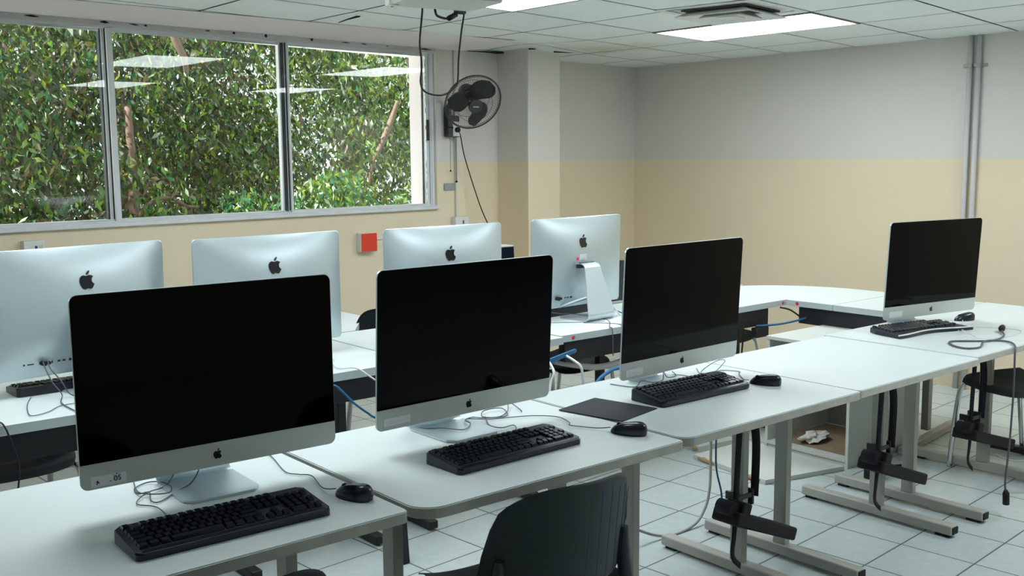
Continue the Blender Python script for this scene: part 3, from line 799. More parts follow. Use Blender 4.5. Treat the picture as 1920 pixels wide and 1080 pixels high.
def mouse(label, loc, rz, cord=None, m_=MOUSEM, group='black mice', s=1.0, cm=None):
    t = thing('mouse', label, 'mouse', loc, rz, group)
    Lm, Wm, Hm = 0.057*s, 0.031*s, 0.037*s
    m = MB()
    def f(u, v):
        a = 2*PI*u; q = v*PI/2
        ca, sa = math.cos(a), math.sin(a)
        # long axis y (+y = cord end), highest towards the palm
        rx = Wm*(1-0.12*math.cos(a*2))*(1.0 if abs(sa) < 2 else 1)
        x = rx*ca*math.cos(q)**0.55*(0.90+0.10*(-sa)); y = Lm*sa*math.cos(q)**0.6
        z = Hm*math.sin(q)**0.8*(0.97-0.22*y/Lm)
        z -= 0
        return Vector((x, y - 0.010*s*math.sin(q), max(z, 0.0015)))
    m.grid(f, 36, 14, True, True)
    b_ = obj('shell', m, m_, t)
    m = MB(); m.prism([(Wm*.93*math.cos(a), Lm*.95*math.sin(a)) for a in [k*PI/16 for k in range(32)]], 0.0, 0.003); obj('base', m, RUBBER, t)
    m = MB(); m.cyl((-.0035, Lm*.50, Hm*.60), (.0035, Lm*.50, Hm*.60), 0.0085*s, 16); obj('wheel', m, RUBBER, t)
    m = MB(); m.tube([(0, Lm*.10, Hm*.905), (0, Lm*.45, Hm*.78), (0, Lm*.78, Hm*.50)], .0010, 5); obj('button_seam', m, BLACKMET, b_)
    if cord:
        m = MB(); m.tube(cord, 0.0015, 6, smoothpath=6)
        inv = Matrix.Rotation(-rz, 4, 'Z') @ Matrix.Translation(-Vector(loc)); m.bm.transform(inv)
        obj('cord', m, cm or GREYC, t)
    return t
mouse('black mouse beside the nearest keyboard', (1.268, 2.135, DT), 0.26, [(1.252, 2.192, .742), (1.243, 2.242, Z), (1.271, 2.346, Z), (1.251, 2.381, Z), (1.236, 2.425, Z), (1.273, 2.574, Z), (1.28, 2.65, Z)])
mouse('black mouse right of the keyboard behind the large chair', (2.193, 2.100, DT), 0.40, [(2.172, 2.155, .742), (2.156, 2.20, Z), (2.120, 2.273, Z), (2.14, 2.30, Z), (2.160, 2.377, Z), (2.112, 2.438, Z), (2.042, 2.473, Z), (1.98, 2.50, Z), (1.93, 2.55, Z)])
mouse('black mouse right of the keyboard by the mouse mat', (3.038, 2.235, DT+.001), 0.35, [(3.015, 2.29, .742), (3.038, 2.328, Z), (3.10, 2.40, Z), (3.137, 2.429, Z), (3.100, 2.489, Z), (3.00, 2.46, Z), (2.99, 2.49, Z+.01), (3.15, 2.55, Z+.02), (3.18, 2.53, Z+.02), (3.02, 2.46, Z+.004), (3.0, 2.50, Z), (3.065, 2.575, Z)])
mouse('dark grey mouse behind the wavy keyboard at far right', (4.935, 2.46, DT+.002), 1.2, [(4.88, 2.44, .742)] + [(4.80, 2.40, Z), (4.66, 2.34, Z), (4.55, 2.30, Z+.004), (4.47, 2.26, Z+.010), (4.50, 2.24, Z+.012), (4.60, 2.30, Z+.01), (4.52, 2.20, Z), (4.44, 2.16, Z+.01), (4.36, 2.16, Z+.012), (4.42, 2.20, Z+.012), (4.50, 2.15, Z), (4.62, 2.10, Z), (4.77, 2.11, Z), (4.84, 2.168, Z), (4.80, 2.28, Z), (4.75, 2.36, Z)], cm=WHITEC)

# mouse mat
m = MB(); m.prism(rrect(-.105, .105, -.105, .115, .004, 3), 0, 0.003)
o_ = obj('mouse_mat', m, PADM); o_.location = (2.355, 2.340, DT); o_.rotation_euler = (0, 0, 0.20); tag(o_, 'square black mouse mat on the third front row desk', 'mouse mat')
o_.data.transform(Matrix(((1, .0, 0, 0), (0, 1.12, 0, 0), (0, 0, 1, 0), (0, 0, 0, 1))))

# ------------------------------------------------------------ loose cables
def cable(name, label, pts, r, m_, k=6, cat='cable', group=None):
    m = MB(); m.tube(pts, r, 7, smoothpath=k); o = obj(name, m, m_)
    return tag(o, label, cat, group)
def pcable(parent, pts, r, m_, name='power_cable'):
    m = MB(); m.tube(pts, r, 7, smoothpath=6); m.bm.transform(Matrix.Rotation(-parent.rotation_euler.z, 4, 'Z') @ Matrix.Translation(-Vector(parent.location)))
    return obj(name, m, m_, parent)
cable('usb_cable', 'thin dark cable looped beside the stand of the nearest monitor', [(1.02, 2.50, .81), (1.026, 2.48, .78), (1.0, 2.47, .745), (.951, 2.452, Z), (.893, 2.407, Z), (.88, 2.429, Z), (.896, 2.483, Z+.004), (.876, 2.501, Z), (.884, 2.549, Z), (.925, 2.576, Z), (.949, 2.549, Z+.003), (.957, 2.502, Z+.002), (.934, 2.45, Z+.004), (.898, 2.454, Z+.006), (.876, 2.501, Z+.004), (.90, 2.60, Z)], 0.0017, GREYC)
cable('usb_cable', 'thin grey cable bunched behind the second monitor base', [(1.738, 2.60, Z), (1.752, 2.541, Z+.002), (1.789, 2.483, .742), (1.826, 2.426, .742), (1.885, 2.47, .742), (1.889, 2.503, .745), (1.954, 2.552, Z), (1.98, 2.52, Z), (2.049, 2.494, Z), (2.089, 2.571, Z+.004), (2.026, 2.581, Z+.004), (1.979, 2.529, Z+.002), (2.02, 2.50, Z), (2.09, 2.54, Z), (2.144, 2.599, Z+.01), (2.134, 2.53, Z), (2.12, 2.505, Z)], 0.0017, GREYC)
cable('usb_cable', 'thin grey cable under the chin of the monitor by the mouse mat', [(2.62, 2.60, Z), (2.651, 2.509, Z), (2.712, 2.535, .743), (2.726, 2.488, .743), (2.79, 2.50, .743), (2.83, 2.54, .78), (2.80, 2.50, .76), (2.821, 2.50, .745), (2.868, 2.505, .745), (2.892, 2.547, .75)], 0.0017, GREYC)
cable('power_cable', 'black and white cable coiled on the far right desk, its plug hanging low', [(4.70, 2.165, Z+.01), (4.60, 2.11, Z+.003), (4.45, 2.10, Z+.003), (4.32, 2.20, Z+.003), (4.235, 2.16, Z+.003), (4.20, 2.085, Z+.003), (4.27, 2.055, Z+.003), (4.40, 2.10, Z+.006), (4.48, 2.08, Z+.003), (4.47, 2.02, Z+.004), (4.40, 1.967, Z+.002), (4.375, 1.955, .70), (4.369, 1.95, .55), (4.358, 1.95, .33), (4.337, 1.95, .17), (4.345, 1.95, .12)], 0.0042, GREYC)
oo = COL.objects[-1]
m = MB(); m.tube([(4.345, 1.95, .125), (4.35, 1.95, .11), (4.355, 1.95, .06)], .012, 10, True, [.007, .014, .014]); obj('plug', m, RUBBER, oo)
m = MB(); m.tube([(4.70, 2.165, Z+.012), (4.72, 2.175, Z+.016), (4.76, 2.19, Z+.016)], .012, 10, True, [.008, .015, .013]); obj('connector', m, RUBBER, oo)
# back row cables
def bx(c, *a, **k): return pcable(c[0], *a, **k)
bx(d1, [(1.025, 3.80, .855), (1.02, 3.76, .835), (1.032, 3.73, .79), (1.058, 3.72, .745), (1.03, 3.63, Z), (1.03, 3.46, Z), (1.03, 3.436, .722), (1.035, 3.438, .64), (1.05, 3.45, .5)], 0.0022, GREYC)
bx(d1, [(1.04, 3.80, .855), (1.035, 3.75, .833), (1.062, 3.73, .789), (1.085, 3.72, .742), (1.12, 3.68, Z), (1.2, 3.66, Z)], 0.0022, GREYC, name='usb_cable')
bx(d1, [(.978, 3.80, Z), (.94, 3.70, Z), (.911, 3.592, Z), (.903, 3.513, Z), (.957, 3.531, Z), (1.018, 3.595, Z), (1.10, 3.60, Z), (1.2, 3.65, Z)], 0.0016, GREYC, name='cord')
cable('power_cable', 'dark cable hanging at the left picture edge below the back row', [(.80, 3.50, Z), (.80, 3.446, Z+.002), (.812, 3.436, .70), (.835, 3.436, .60), (.825, 3.44, .50), (.81, 3.44, .40)], 0.003, BLACKMET)
bx(d2, [(2.11, 3.68, Z), (2.06, 3.60, Z+.002), (2.03, 3.50, Z+.002), (2.075, 3.445, Z+.004), (2.12, 3.41, .70), (2.16, 3.38, .665), (2.17, 3.36, .64)], 0.0035, WHITEC)
cable('network_cable', 'blue network cable sagging behind the gap of the two nearest monitors', [(1.75, 3.60, .735), (1.80, 3.44, .738), (1.85, 3.36, .738), (1.893, 3.30, .72), (1.921, 3.30, .696), (1.976, 3.30, .639), (2.033, 3.30, .593), (2.07, 3.31, .568), (2.2, 3.30, .50), (2.32, 3.45, .46), (2.42, 3.705, .45)], 0.0045, BLUEC)
bx(d4, [(3.50, 3.82, .80), (3.59, 3.70, .853), (3.672, 3.70, .829), (3.748, 3.70, .786), (3.811, 3.70, Z), (3.86, 3.62, Z)], 0.0045, WHITEC, name='white_cable')
bx(d4, [(3.50, 3.84, .79), (3.60, 3.71, .845), (3.672, 3.72, .813), (3.76, 3.72, .775), (3.86, 3.72, Z), (3.95, 3.70, Z)], 0.0035, BLUEC, name='network_cable')
bx(d4, [(3.38, 3.98, .790), (3.52, 3.88, .755), (3.60, 3.80, .75), (3.66, 3.68, Z), (3.62, 3.60, Z), (3.50, 3.48, Z), (3.49, 3.455, Z+.002), (3.49, 3.448, .70), (3.50, 3.455, .60)], 0.0026, GREYC, name='power_cable')
bx(d4, [(3.50, 3.66, Z), (3.56, 3.60, Z), (3.60, 3.53, Z), (3.575, 3.47, Z+.002), (3.57, 3.448, .70), (3.57, 3.455, .62)], 0.0022, GREYC, name='cord')
bx(d4, [(3.30, 3.86, Z), (3.38, 3.78, Z), (3.48, 3.70, Z), (3.54, 3.66, Z), (3.62, 3.63, Z)], 0.0018, GREYC, name='cord')
cable('network_cable', 'white cable hanging straight below the red-dotted desk joint', [(3.133, 3.40, .66), (3.133, 3.33, .64), (3.143, 3.30, .613), (3.156, 3.30, .538), (3.17, 3.30, .45), (3.17, 3.45, .35)], 0.006, WHITEC)
cable('network_cable', 'white cable hanging beside the blue cable bundle, leaning left', [(3.00, 3.42, .69), (2.995, 3.36, .66), (2.977, 3.30, .62), (2.961, 3.30, .579), (2.93, 3.30, .50), (2.92, 3.45, .40)], 0.006, WHITEC)
m = MB()
for k in range(4): m.tube([(2.90+.0*k, 3.40, .620+.006*k), (3.00, 3.385, .632+.006*k), (3.08, 3.385, .648+.005*k), (3.19, 3.40, .662+.004*k), (3.24, 3.44, .66)], 0.0045, 6, smoothpath=5)
tag(obj('cable_bundle', m, BLUEC), 'bundle of blue network cables strapped below the back row desks', 'cable')
cable('network_cable', 'blue cable arching low behind the monitor by the mouse mat', [(2.985, 3.705, .35), (3.02, 3.5, .38), (3.07, 3.25, .45), (3.10, 3.20, .50), (3.144, 3.20, .566), (3.21, 3.20, .60), (3.277, 3.20, .610), (3.4, 3.2, .60)], 0.009, BLUEC)
cable('conduit_hose', 'grey corrugated hose sagging under the back row desks', [(3.20, 3.55, .60), (3.35, 3.55, .56), (3.50, 3.55, .53), (3.70, 3.56, .54), (3.86, 3.6, .58)], 0.016, GREYC2)
m = MB(); m.box(-.09, .09, -.02, .02, -.012, .012, .003, 1); o_ = obj('power_strip', m, REDM); o_.location = (3.04, 3.51, .680); tag(o_, 'red power strip fixed under the back row desk joint', 'power strip')
m = MB(); m.tube([(4.66, 3.50, .608), (4.80, 3.46, .606), (4.90, 3.42, .618), (4.96, 3.38, .635)], .006, 7, smoothpath=5); tag(obj('network_cable', m, BLUEC), 'blue cable crossing the gap under the corner desk', 'cable')
cable('power_cable', 'thin black cable under the inner corner of the corner desk', [(4.88, 3.50, .69), (4.93, 3.47, .675), (4.965, 3.43, .64)], 0.005, BLACKMET)
m = MB(); m.box(-.055, .055, -.02, .02, -.035, .02, .004, 1); o_ = obj('cable_box', m, BLACKMET); o_.location = (4.70, 3.50, .578); tag(o_, 'small black box hanging below the corner desk trough', 'box')
cable('power_cable', 'thin black cable slanting down by the corner desk leg', [(4.63, 3.56, .61), (4.68, 3.6, .53), (4.72, 3.64, .40), (4.72, 3.66, .25)], 0.005, BLACKMET)
cable('network_cable', 'thin white cable curled on the curved corner desk', [(5.05, 4.02, Z), (5.10, 4.08, Z+.012), (5.18, 4.09, Z+.014), (5.25, 4.05, Z)], 0.003, WHITEC)

# floor side cables near the front desks
cable('grey_cord', 'long grey cord looping down to the floor under the third desk', [(3.373, 2.75, .69), (3.373, 2.75, .326), (3.368, 2.75, .136), (3.325, 2.75, .045), (3.24, 2.74, .010), (3.10, 2.74, .006), (2.98, 2.76, .045), (2.88, 2.77, .12), (2.84, 2.78, .3)], 0.006, GREYC2)
cable('network_cable', 'blue cable hanging beside the first black computer sling', [(2.915, 2.35, .70), (2.912, 2.35, .55), (2.915, 2.35, .42), (2.935, 2.34, .32), (2.93, 2.34, .25)], 0.0035, BLUEC)
cable('network_cable', 'bluish cable arching between the two middle desk legs', [(3.06, 2.30, .27), (3.12, 2.34, .30), (3.19, 2.40, .30), (3.26, 2.44, .27), (3.29, 2.48, .2)], 0.0035, GREYC)
m = MB(); m.box(-.012, .012, -.004, .004, -.05, .05, .002, 1); o_ = obj('cable_tie', m, BLUEC); o_.location = (3.12, 2.52, .655); tag(o_, 'short blue strap hanging below the empty front row desk', 'strap')
cable('power_cable', 'thin black cable hanging between the far desk legs, plug on floor', [(4.42, 2.62, .70), (4.44, 2.62, .55), (4.45, 2.62, .35), (4.43, 2.60, .2), (4.40, 2.58, .12), (4.42, 2.60, .05)], 0.005, BLACKMET)
m = MB(); m.box(4.37, 4.45, 2.58, 2.64, 0.001, .07, .012, 2); m.mi = 0; m.tube([(4.45, 2.6, .02), (4.55, 2.56, .01), (4.66, 2.57, .008), (4.70, 2.62, .008), (4.62, 2.66, .008)], .006, 6, smoothpath=6)
tag(obj('power_adapter', m, RUBBER), 'black power adapter on the floor under the far right desk', 'adapter')
cable('network_cable', 'thin grey cable with a plug near the right picture edge', [(4.95, 2.28, .09), (4.98, 2.22, .07), (5.06, 2.18, .06), (5.12, 2.15, .07)], 0.004, WHITEC)
m = MB(); m.tube([(5.10, 2.17, .075), (5.2, 2.10, .08)], .014, 8); obj('plug', m, RUBBER, COL.objects[-1])

# ------------------------------------------------------------ black computer slings strapped under the desks
def sling(label, x, y, zt, ztray, ln, dz):
    t = thing('computer_sling', label, 'computer holder', (x, y, 0), 0, 'black computer slings on the desk legs')
    def strap(pts, wd, nm='strap', tw=None):
        m = MB(); P, _ = cr([Vector(p) for p in pts], 6)
        L = []
        for i, p in enumerate(P):
            a = P[max(i-1, 0)]; c = P[min(i+1, len(P)-1)]; tv = (c-a).normalized()
            side = Vector((math.cos(-.75+(tw or 0)*i/len(P)), math.sin(-.75+(tw or 0)*i/len(P)), 0)); side = (side - tv*side.dot(tv)).normalized(); nn = tv.cross(side)
            L.append([m.bm.verts.new(p+side*wd/2+nn*.001), m.bm.verts.new(p-side*wd/2+nn*.001), m.bm.verts.new(p-side*wd/2-nn*.001), m.bm.verts.new(p+side*wd/2-nn*.001)])
        for a, c in zip(L, L[1:]):
            for k in range(4): m.face([a[k], a[(k+1) % 4], c[(k+1) % 4], c[k]], True)
        m.face(L[0]); m.face(L[-1])
        return obj(nm, m, STRAPM, t)
    strap([(-.055, -.04, zt), (-.058, -.04, zt-.12), (-.07, -.04, ztray+.12), (-.078, -.045, ztray+.02), (-.085, -.045, ztray-.06), (-.09, -.045, .10), (-.05, -.05, .055)], .022, tw=1.0)
    strap([(.01, -.035, zt), (.03, -.035, zt-.10), (.048, -.035, zt-.20), (.05, -.03, ztray+.06)], .030, tw=-.5)
    T = Matrix.Translation((0.03, .0, ztray)) @ Matrix.Rotation(-.32, 4, 'Z') @ Matrix.Rotation(-.38, 4, 'X') @ Matrix.Rotation(.30, 4, 'Y')
    T = Matrix.Translation((-.02, -.05, ztray)) @ Matrix.Rotation(dz, 4, 'Y')
    m = MB(); m.box(-.12, ln, -.055, .065, -.040, .010, .008, 2, T)
    obj('tray', m, STRAPM, t)
    m = MB(); m.cyl(T @ Vector((-.12, -.03, .015)), T @ Vector((-.12, .04, .015)), .028, 18); m.box(-.10, -.05, -.05, .03, .0, .05, .006, 2, T)
    obj('ratchet', m, STRAPM, t)
    m = MB(); m.box(-.045, .045, -.032, -.026, ztray+.060, ztray+.078, 0.001, 1); m.box(.030, .046, -.035, .03, ztray+.03, ztray+.09, .004, 1)
    m.box(-.045, -.034, -.03, .03, ztray+.055, ztray+.085, 0.001, 1)
    obj('clamp', m, BLACKP, t)
    return t
sling('black sling on the desk leg nearest the large chair', 3.02, 2.325, .69, .235, .26, .38)
sling('black sling on the middle desk leg, right of the white cabinet', 3.965, 2.325, .69, .240, .27, .34)
sling('black sling on the leg below the farthest monitor', 4.916-.12, 2.34, .68, .225, .30, .28)

# ------------------------------------------------------------ chairs
def chair(label, loc, rz, group=None):
    t = thing('chair', label, 'chair', loc, rz, group)
    # faces +y; back at y<0
    SW = 0.225
    m = MB()
    def seat(u, v):
        x = (u-.5)*2; yy = v
        hw = SW*(0.93+0.07*math.sin(PI*min(1, yy*1.1)))
        if yy > .85: hw *= math.sqrt(max(0.0, 1-((yy-.85)/.16)**2*.22))
        y = -0.16 + 0.42*yy
        z = 0.445 + 0.020*abs(x)**3 - 0.016*(1-x*x)*math.sin(PI*yy) - (0.03*((yy-.82)/.18)**2 if yy > .82 else 0)
        return Vector((x*hw, y, z))
    V = m.grid(seat, 17, 17)
    r = bmesh.ops.solidify(m.bm, geom=list(m.bm.faces), thickness=0.018)
    so = obj('seat', m, CHAIRP, t)
    m = MB()
    def back(u, v):
        x = (u-.5)*2
        H = 0.515 + (0.79-0.515)*v
        # arch outline: the half width shrinks to the top with a big corner
        hw = 0.240 - 0.007*math.sin(PI/2*min(v*1.2, 1))
        top = 0.781 - 0.096*max(0, (abs(x)-0.125)/0.875)**3.2 - 0.075*max(0, (abs(x)-0.84)/0.16)**2
        H = 0.500 + (top-0.500)*v
        hw2 = hw
        y = -0.195 - 0.036*v + 0.124*abs(x)**2.2
        return Vector((x*hw2, y, H))
    m.grid(back, 33, 17)
    bmesh.ops.solidify(m.bm, geom=list(m.bm.faces), thickness=-0.012)
    bo = obj('backrest', m, CHAIRP, t)
    m = MB()
    for k in range(-5, 6):
        x = k*0.16
        pts = []
        for j in range(9):
            v = .06+.84*j/8; p = back((x+1)/2, v); pts.append(p+Vector((0, -.0125, 0)))
        m.tube(pts, 0.0009, 5, flat=.5)
    obj('rib', m, CHAIRP, bo)
    for sx in (-1, 1):
        m = MB(); m.tube([(sx*.195, -.150, .43), (sx*.20, -.140, .47), (sx*.200, -.130, .54), (sx*.200, -.135, .60)], .017, 8, True, [.014, .02, .018, .010], smoothpath=4)
        obj('back_support', m, CHAIRP, t)
    for sx in (-1, 1):
        m = MB(); m.tube([(sx*.19, .205, .425), (sx*.215, .235, .40), (sx*.225, .26, .20), (sx*.230, .275, .0)], .0125, 10, smoothpath=5); obj('leg', m, CHROME, t)
        m = MB(); m.tube([(sx*.19, -.13, .425), (sx*.215, -.165, .40), (sx*.225, -.205, .20), (sx*.230, -.24, .0)], .0125, 10, smoothpath=5); obj('leg', m, CHROME, t)
    m = MB()
    for sx in (-1, 1): m.tube([(sx*.19, .205, .422), (sx*.19, -.13, .422)], .0115, 8)
    m.tube([(-.19, -.02, .418), (.19, -.02, .418)], .0115, 8)
    m.tube([(-.19, .14, .418), (.19, .14, .418)], .0115, 8)
    obj('seat_frame', m, CHROME, t)
    m = MB()
    for sx in (-1, 1): m.tube([(sx*.215, -.120, .425), (sx*.222, -.125, .45), (sx*.215, -.110, .55)], .010, 8, smoothpath=4)
    obj('back_tube', m, CHROME, t)
    return t
ch0 = chair('large black plastic chair pushed up to the second front desk', (1.690, 1.96, 0), -0.064)
m = MB(); m.box(-.004, .004, -.0165, -.0155, 0, .012); o_ = obj('blue_sticker', m, BLUEC, ch0); o_.location = (0.045, -.213, .735); o_['label'] = 'tiny blue sticker on the back'
def ch(label, x, y, rz, z=0): return dup(ch0, (x, y, z), rz, label)
def strip(r):
    for o in list(COL.objects):
        if o.parent == r and o.name.startswith('blue_sticker'): bpy.data.objects.remove(o)
strip(ch('black chair showing one back corner at the bottom edge', 0.795, 1.93, -0.064))
strip(ch('black chair tucked behind the left back row desk', 0.95, 4.165, PI+0.0))
strip(ch('black chair whose curved back shows between the two nearest monitors', 2.86, 4.27, PI-0.05))
strip(ch('black chair seat below the desk with the visible monitor stand', 3.75, 4.165, PI))
strip(ch('black chair seat beside the corner desk leg', 5.0, 4.15, PI))
st_ = ch('black seat on chrome legs at the right edge, under the farthest desk', 5.085, 2.18, 1.30); strip(st_)
st_.name = 'stool'; st_['category'] = 'stool'
gone = [o for o in COL.objects if o.parent == st_ and o.name.split('.')[0] in ('backrest', 'back_support', 'back_tube')]
gone = [q for q in COL.objects if q.parent in gone] + gone
for o in gone: bpy.data.objects.remove(o)
# dark frame of a chair leg between the two nearest monitors
m = MB(); m.box(-.018, .018, -.012, .012, 0, .60, .003, 1, Matrix.Rotation(-.06, 4, 'Y')); m.box(-.0, .10, -.010, .010, .42, .45, .003, 1); m.box(-.02, .14, -.012, .012, .58, .62, .004, 1)
o_ = obj('chair_leg_frame', m, BLACKMET); o_.location = (2.13, 3.22, 0); tag(o_, 'narrow black chair leg frame between the rows, beside the white cable', 'stand')

# ------------------------------------------------------------ open cabinet and loose boards
t = thing('cabinet', 'low white open-fronted cabinet behind the fourth front desk', 'cabinet', (4.63, 3.03, 0))
def cb(nm, a, mm=CAB, bev=.001): 
    m = MB(); m.box(a[0], a[1], a[2], a[3], a[4], a[5], bev, 1); return obj(nm, m, mm, t)
cb('side_panel', (-.17, .40, -.252, -.235, 0, .59)); cb('side_panel', (-.17, .40, .228, .245, 0, .59))
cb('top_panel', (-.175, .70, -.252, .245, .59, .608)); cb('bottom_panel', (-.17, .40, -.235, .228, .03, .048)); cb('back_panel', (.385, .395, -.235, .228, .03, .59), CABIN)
cb('plinth', (-.165, -.15, -.235, .228, 0, .03)); cb('side_panel', (.42, .70, .228, .245, 0, .59))
m = MB(); m.box(-.12, .36, -.23, .22, .0485, .0495); obj('shelf_layer', m, SHELFB, t)  # thin mottled brown sheet over the cabinet's bottom panel
m = MB()
def blob(u, v):
    a = 2*PI*u; q = PI*v
    r = 1+.25*math.sin(3*a+q*4)+.15*math.sin(7*a)*math.cos(5*q)
    return Vector((.10*r*math.cos(a)*math.sin(q), .05*r*math.sin(a)*math.sin(q), .022*math.cos(q)*r))
m.grid(blob, 22, 9, False, True); o_ = obj('crumpled_paper', m, PAPER); o_.location = (4.62, 3.08, .076); tag(o_, 'crumpled pale paper lying inside the open white cabinet', 'paper')
def board(label, poly, z, th, chips):
    m = MB(); m.prism(poly, z, z+th); t_ = tag(obj('loose_board', m, CAB), label, 'board')
    for (a, c) in chips:
        m = MB(); A = Vector((*a, z+th*.5)); B = Vector((*c, z+th*.5)); m.tube([A, A.lerp(B, .3)+Vector((0, 0, .003)), A.lerp(B, .7), B], .011, 6, True, [.006, .012, .010, .005]); obj('chipped_edge', m, CHIP, t_)
board('large white board lying on the floor before the cabinet', [(4.03, 3.40), (3.955, 2.895), (4.425, 2.775), (4.45, 3.38)], 0.001, .022, [((4.024, 3.36), (4.008, 3.24)), ((3.97, 3.02), (3.958, 2.93))])
board('narrow white board lying behind the larger floor board', [(4.15, 3.95), (4.14, 3.45), (4.42, 3.42), (4.44, 3.90)], 0.001, .03, [((4.145, 3.70), (4.14, 3.56)), ((4.14, 3.50), (4.142, 3.46))])
sdk = [o for o in COL.objects if o.name == 'side_desk'][0]; sx, sy = sdk.location.x, sdk.location.y
m = MB(); m.box(5.345-.02-sx, 5.345+.02-sx, 2.853-.02-sy, 2.853+.02-sy, .03, .697, .002, 1); lg = obj('leg', m, LEGM, sdk)
m = MB(); m.box(-.42, .35, -.022, .022, 0, .04, .004, 1, Matrix.Translation((5.30-sx, 2.79-sy, 0)) @ Matrix.Rotation(.14, 4, 'Z')); obj('foot', m, LEGM, lg)

# ------------------------------------------------------------ small black machines behind the back row
t = thing('desktop_tower', 'small black case with grey top behind the third turned monitor', 'computer', (3.262, 4.115, DT+.001), 0.0)
m = MB(); m.prism([(-.09, 0), (.09, 0), (.075, .37), (-.08, .37)], -.12, .12, Matrix.Rotation(PI/2, 4, 'X')); obj('case', m, BLACKP, t)
m = MB(); m.box(-.081, .076, -.121, .121, .366, .376, .003, 1); obj('top_plate', m, GREYC2, t)
t = thing('wedge_speaker', 'black wedge-shaped device right of the visible monitor stand', 'speaker', (4.150, 4.10, .731), .0)
m = MB(); m.prism([(-.10, .01), (.085, .01), (.045, .235), (.02, .235)], -.05, .05, Matrix.Rotation(PI/2, 4, 'X')); obj('case', m, BLACKP, t)
m = MB(); m.box(-.11, .095, -.06, .06, 0, .012, .003, 1); obj('base', m, GREYC2, t)

# ------------------------------------------------------------ projector and its cables
t = thing('projector', 'white projector hanging from the ceiling at the top edge', 'projector', (2.40, 3.30, 2.13), math.radians(-10))
m = MB(); p = rrect(-.165, .20, -.15, .135, .02, 5); m.prism(p, 0, .085)
bmesh.ops.bevel(m.bm, geom=[e for e in m.bm.edges if abs(e.verts[0].co.z-e.verts[1].co.z) < 1e-5], offset=.008, segments=2, affect='EDGES')
obj('housing', m, OFFW, t)
m = MB(); m.cyl((0, 0, .08), (0, 0, .15), .02, 16); m.lathe([(.07, .145), (.07, .155)], 24); obj('ceiling_mount', m, OFFW, t)
m = MB(); m.cyl((-.10, -.165, .045), (-.10, -.14, .045), .032, 24); obj('lens', m, BLACKP, t)
m = MB()
for k in range(6): m.box(-.02+.02*k, -.012+.02*k, .133, .137, .02, .065)
obj('vent_slots', m, RUBBER, t)
m = MB(); m.box(-.175, -.13, .085, .125, -.006, .02, .003, 1); m.mi = 1; m.lathe([(.006, -.008), (.006, -.005)], 12, Matrix.Translation((-.155, .10, 0)))
obj('corner_pad', m, [WHITEP, REDDOT], t)
def inv(o): return Matrix.Rotation(-o.rotation_euler.z, 4, 'Z') @ Matrix.Translation(-Vector(o.location))
m = MB(); m.tube([(2.425, 3.455, 2.150), (2.436, 3.47, 2.12), (2.421, 3.47, 2.001), (2.429, 3.47, 1.919), (2.422, 3.47, 1.842), (2.450, 3.47, 1.807), (2.529, 3.47, 1.800), (2.595, 3.47, 1.835), (2.608, 3.47, 1.87), (2.613, 3.47, 1.949), (2.629, 3.47, 2.057), (2.636, 3.46, 2.13), (2.62, 3.45, 2.16)], .0038, 8, smoothpath=6)
m.bm.transform(inv(t)); obj('cable', m, RUBBER, t)
m = MB(); m.tube([(2.476, 3.44, 2.135), (2.50, 3.46, 2.112), (2.54, 3.465, 2.104), (2.565, 3.465, 2.106)], .005, 8, smoothpath=6); m.tube([(2.560, 3.465, 2.104), (2.60, 3.465, 2.124)], .011, 8)
m.box(2.585, 2.635, 3.44, 3.465, 2.125, 2.146, .004, 1)
m.bm.transform(inv(t)); obj('connector', m, RUBBER, t)

# ------------------------------------------------------------ wall fan
FW_ = lambda s, y, z: WM @ Vector((s, y, z))
t = thing('wall_fan', 'black wall fan with round wire cage beside the window', 'fan', FW_(-.19, 0, 1.80), WA)
m = MB()
m.box(-.045, .062, -.050, 0, -.118, .03, .008, 2); m.box(-.045, -.010, -.052, 0, -.1, .09, .008, 2); obj('wall_bracket', m, FANM, t)
m = MB(); m.box(-.006, .056, -.060, -.045, -.112, -.012, .005, 2); cb_ = obj('control_box', m, WHITEP, t)
m = MB(); m.cyl((.024, -.058, -.068), (.024, -.078, -.068), .018, 20); obj('knob', m, RUBBER, cb_)
# head: axis towards the room, to the right and down
ctr = Vector((-.135, -.40, .100)); ax = Vector((-.315, -.81, -.53)).normalized()
ux = ax.cross(Vector((0, 0, 1))).normalized(); uy = ux.cross(ax).normalized()
HM = Matrix((ux, uy, ax)).transposed().to_4x4(); HM.translation = ctr
m = MB(); m.tube([(-.028, -.02, .07), (-.03, -.09, .13), (-.02, -.18, .17), ctr - ax*.14], .020, 10, smoothpath=5); obj('arm', m, FANM, t)
m = MB(); m.lathe([(.02, -.17), (.05, -.165), (.062, -.13), (.062, -.075), (.05, -.06), (.02, -.055)], 26, HM); obj('motor', m, FANM, t)
RC = .192
m = MB()
def ring(r, z, w): m.tube([HM @ Vector((r*math.cos(2*PI*k/48), r*math.sin(2*PI*k/48), z)) for k in range(49)], w, 6)
ring(RC, 0, .0045); ring(RC*.985, .012, .002); ring(RC*.985, -.012, .002); ring(.045, .055, .003); ring(.06, -.065, .003); ring(RC*.62, .043, .0013); ring(RC*.70, -.052, .0013)
for k in range(76):
    a = 2*PI*k/76
    c, s_ = math.cos(a), math.sin(a)
    m.tube([HM @ Vector((r*c, r*s_, z)) for r, z in ((.045, .055), (.10, .050), (.155, .036), (.188, .018), (RC, 0))], .0007, 4)
    m.tube([HM @ Vector((r*c, r*s_, z)) for r, z in ((.06, -.065), (.11, -.060), (.16, -.044), (.19, -.02), (RC, 0))], .0007, 4)
obj('cage', m, FANM, t)
hb = MB(); hb.lathe([(.004, .030), (.026, .028), (.032, .02), (.032, -.025), (.02, -.03)], 24, HM); hub = obj('hub', hb, FANM, t)
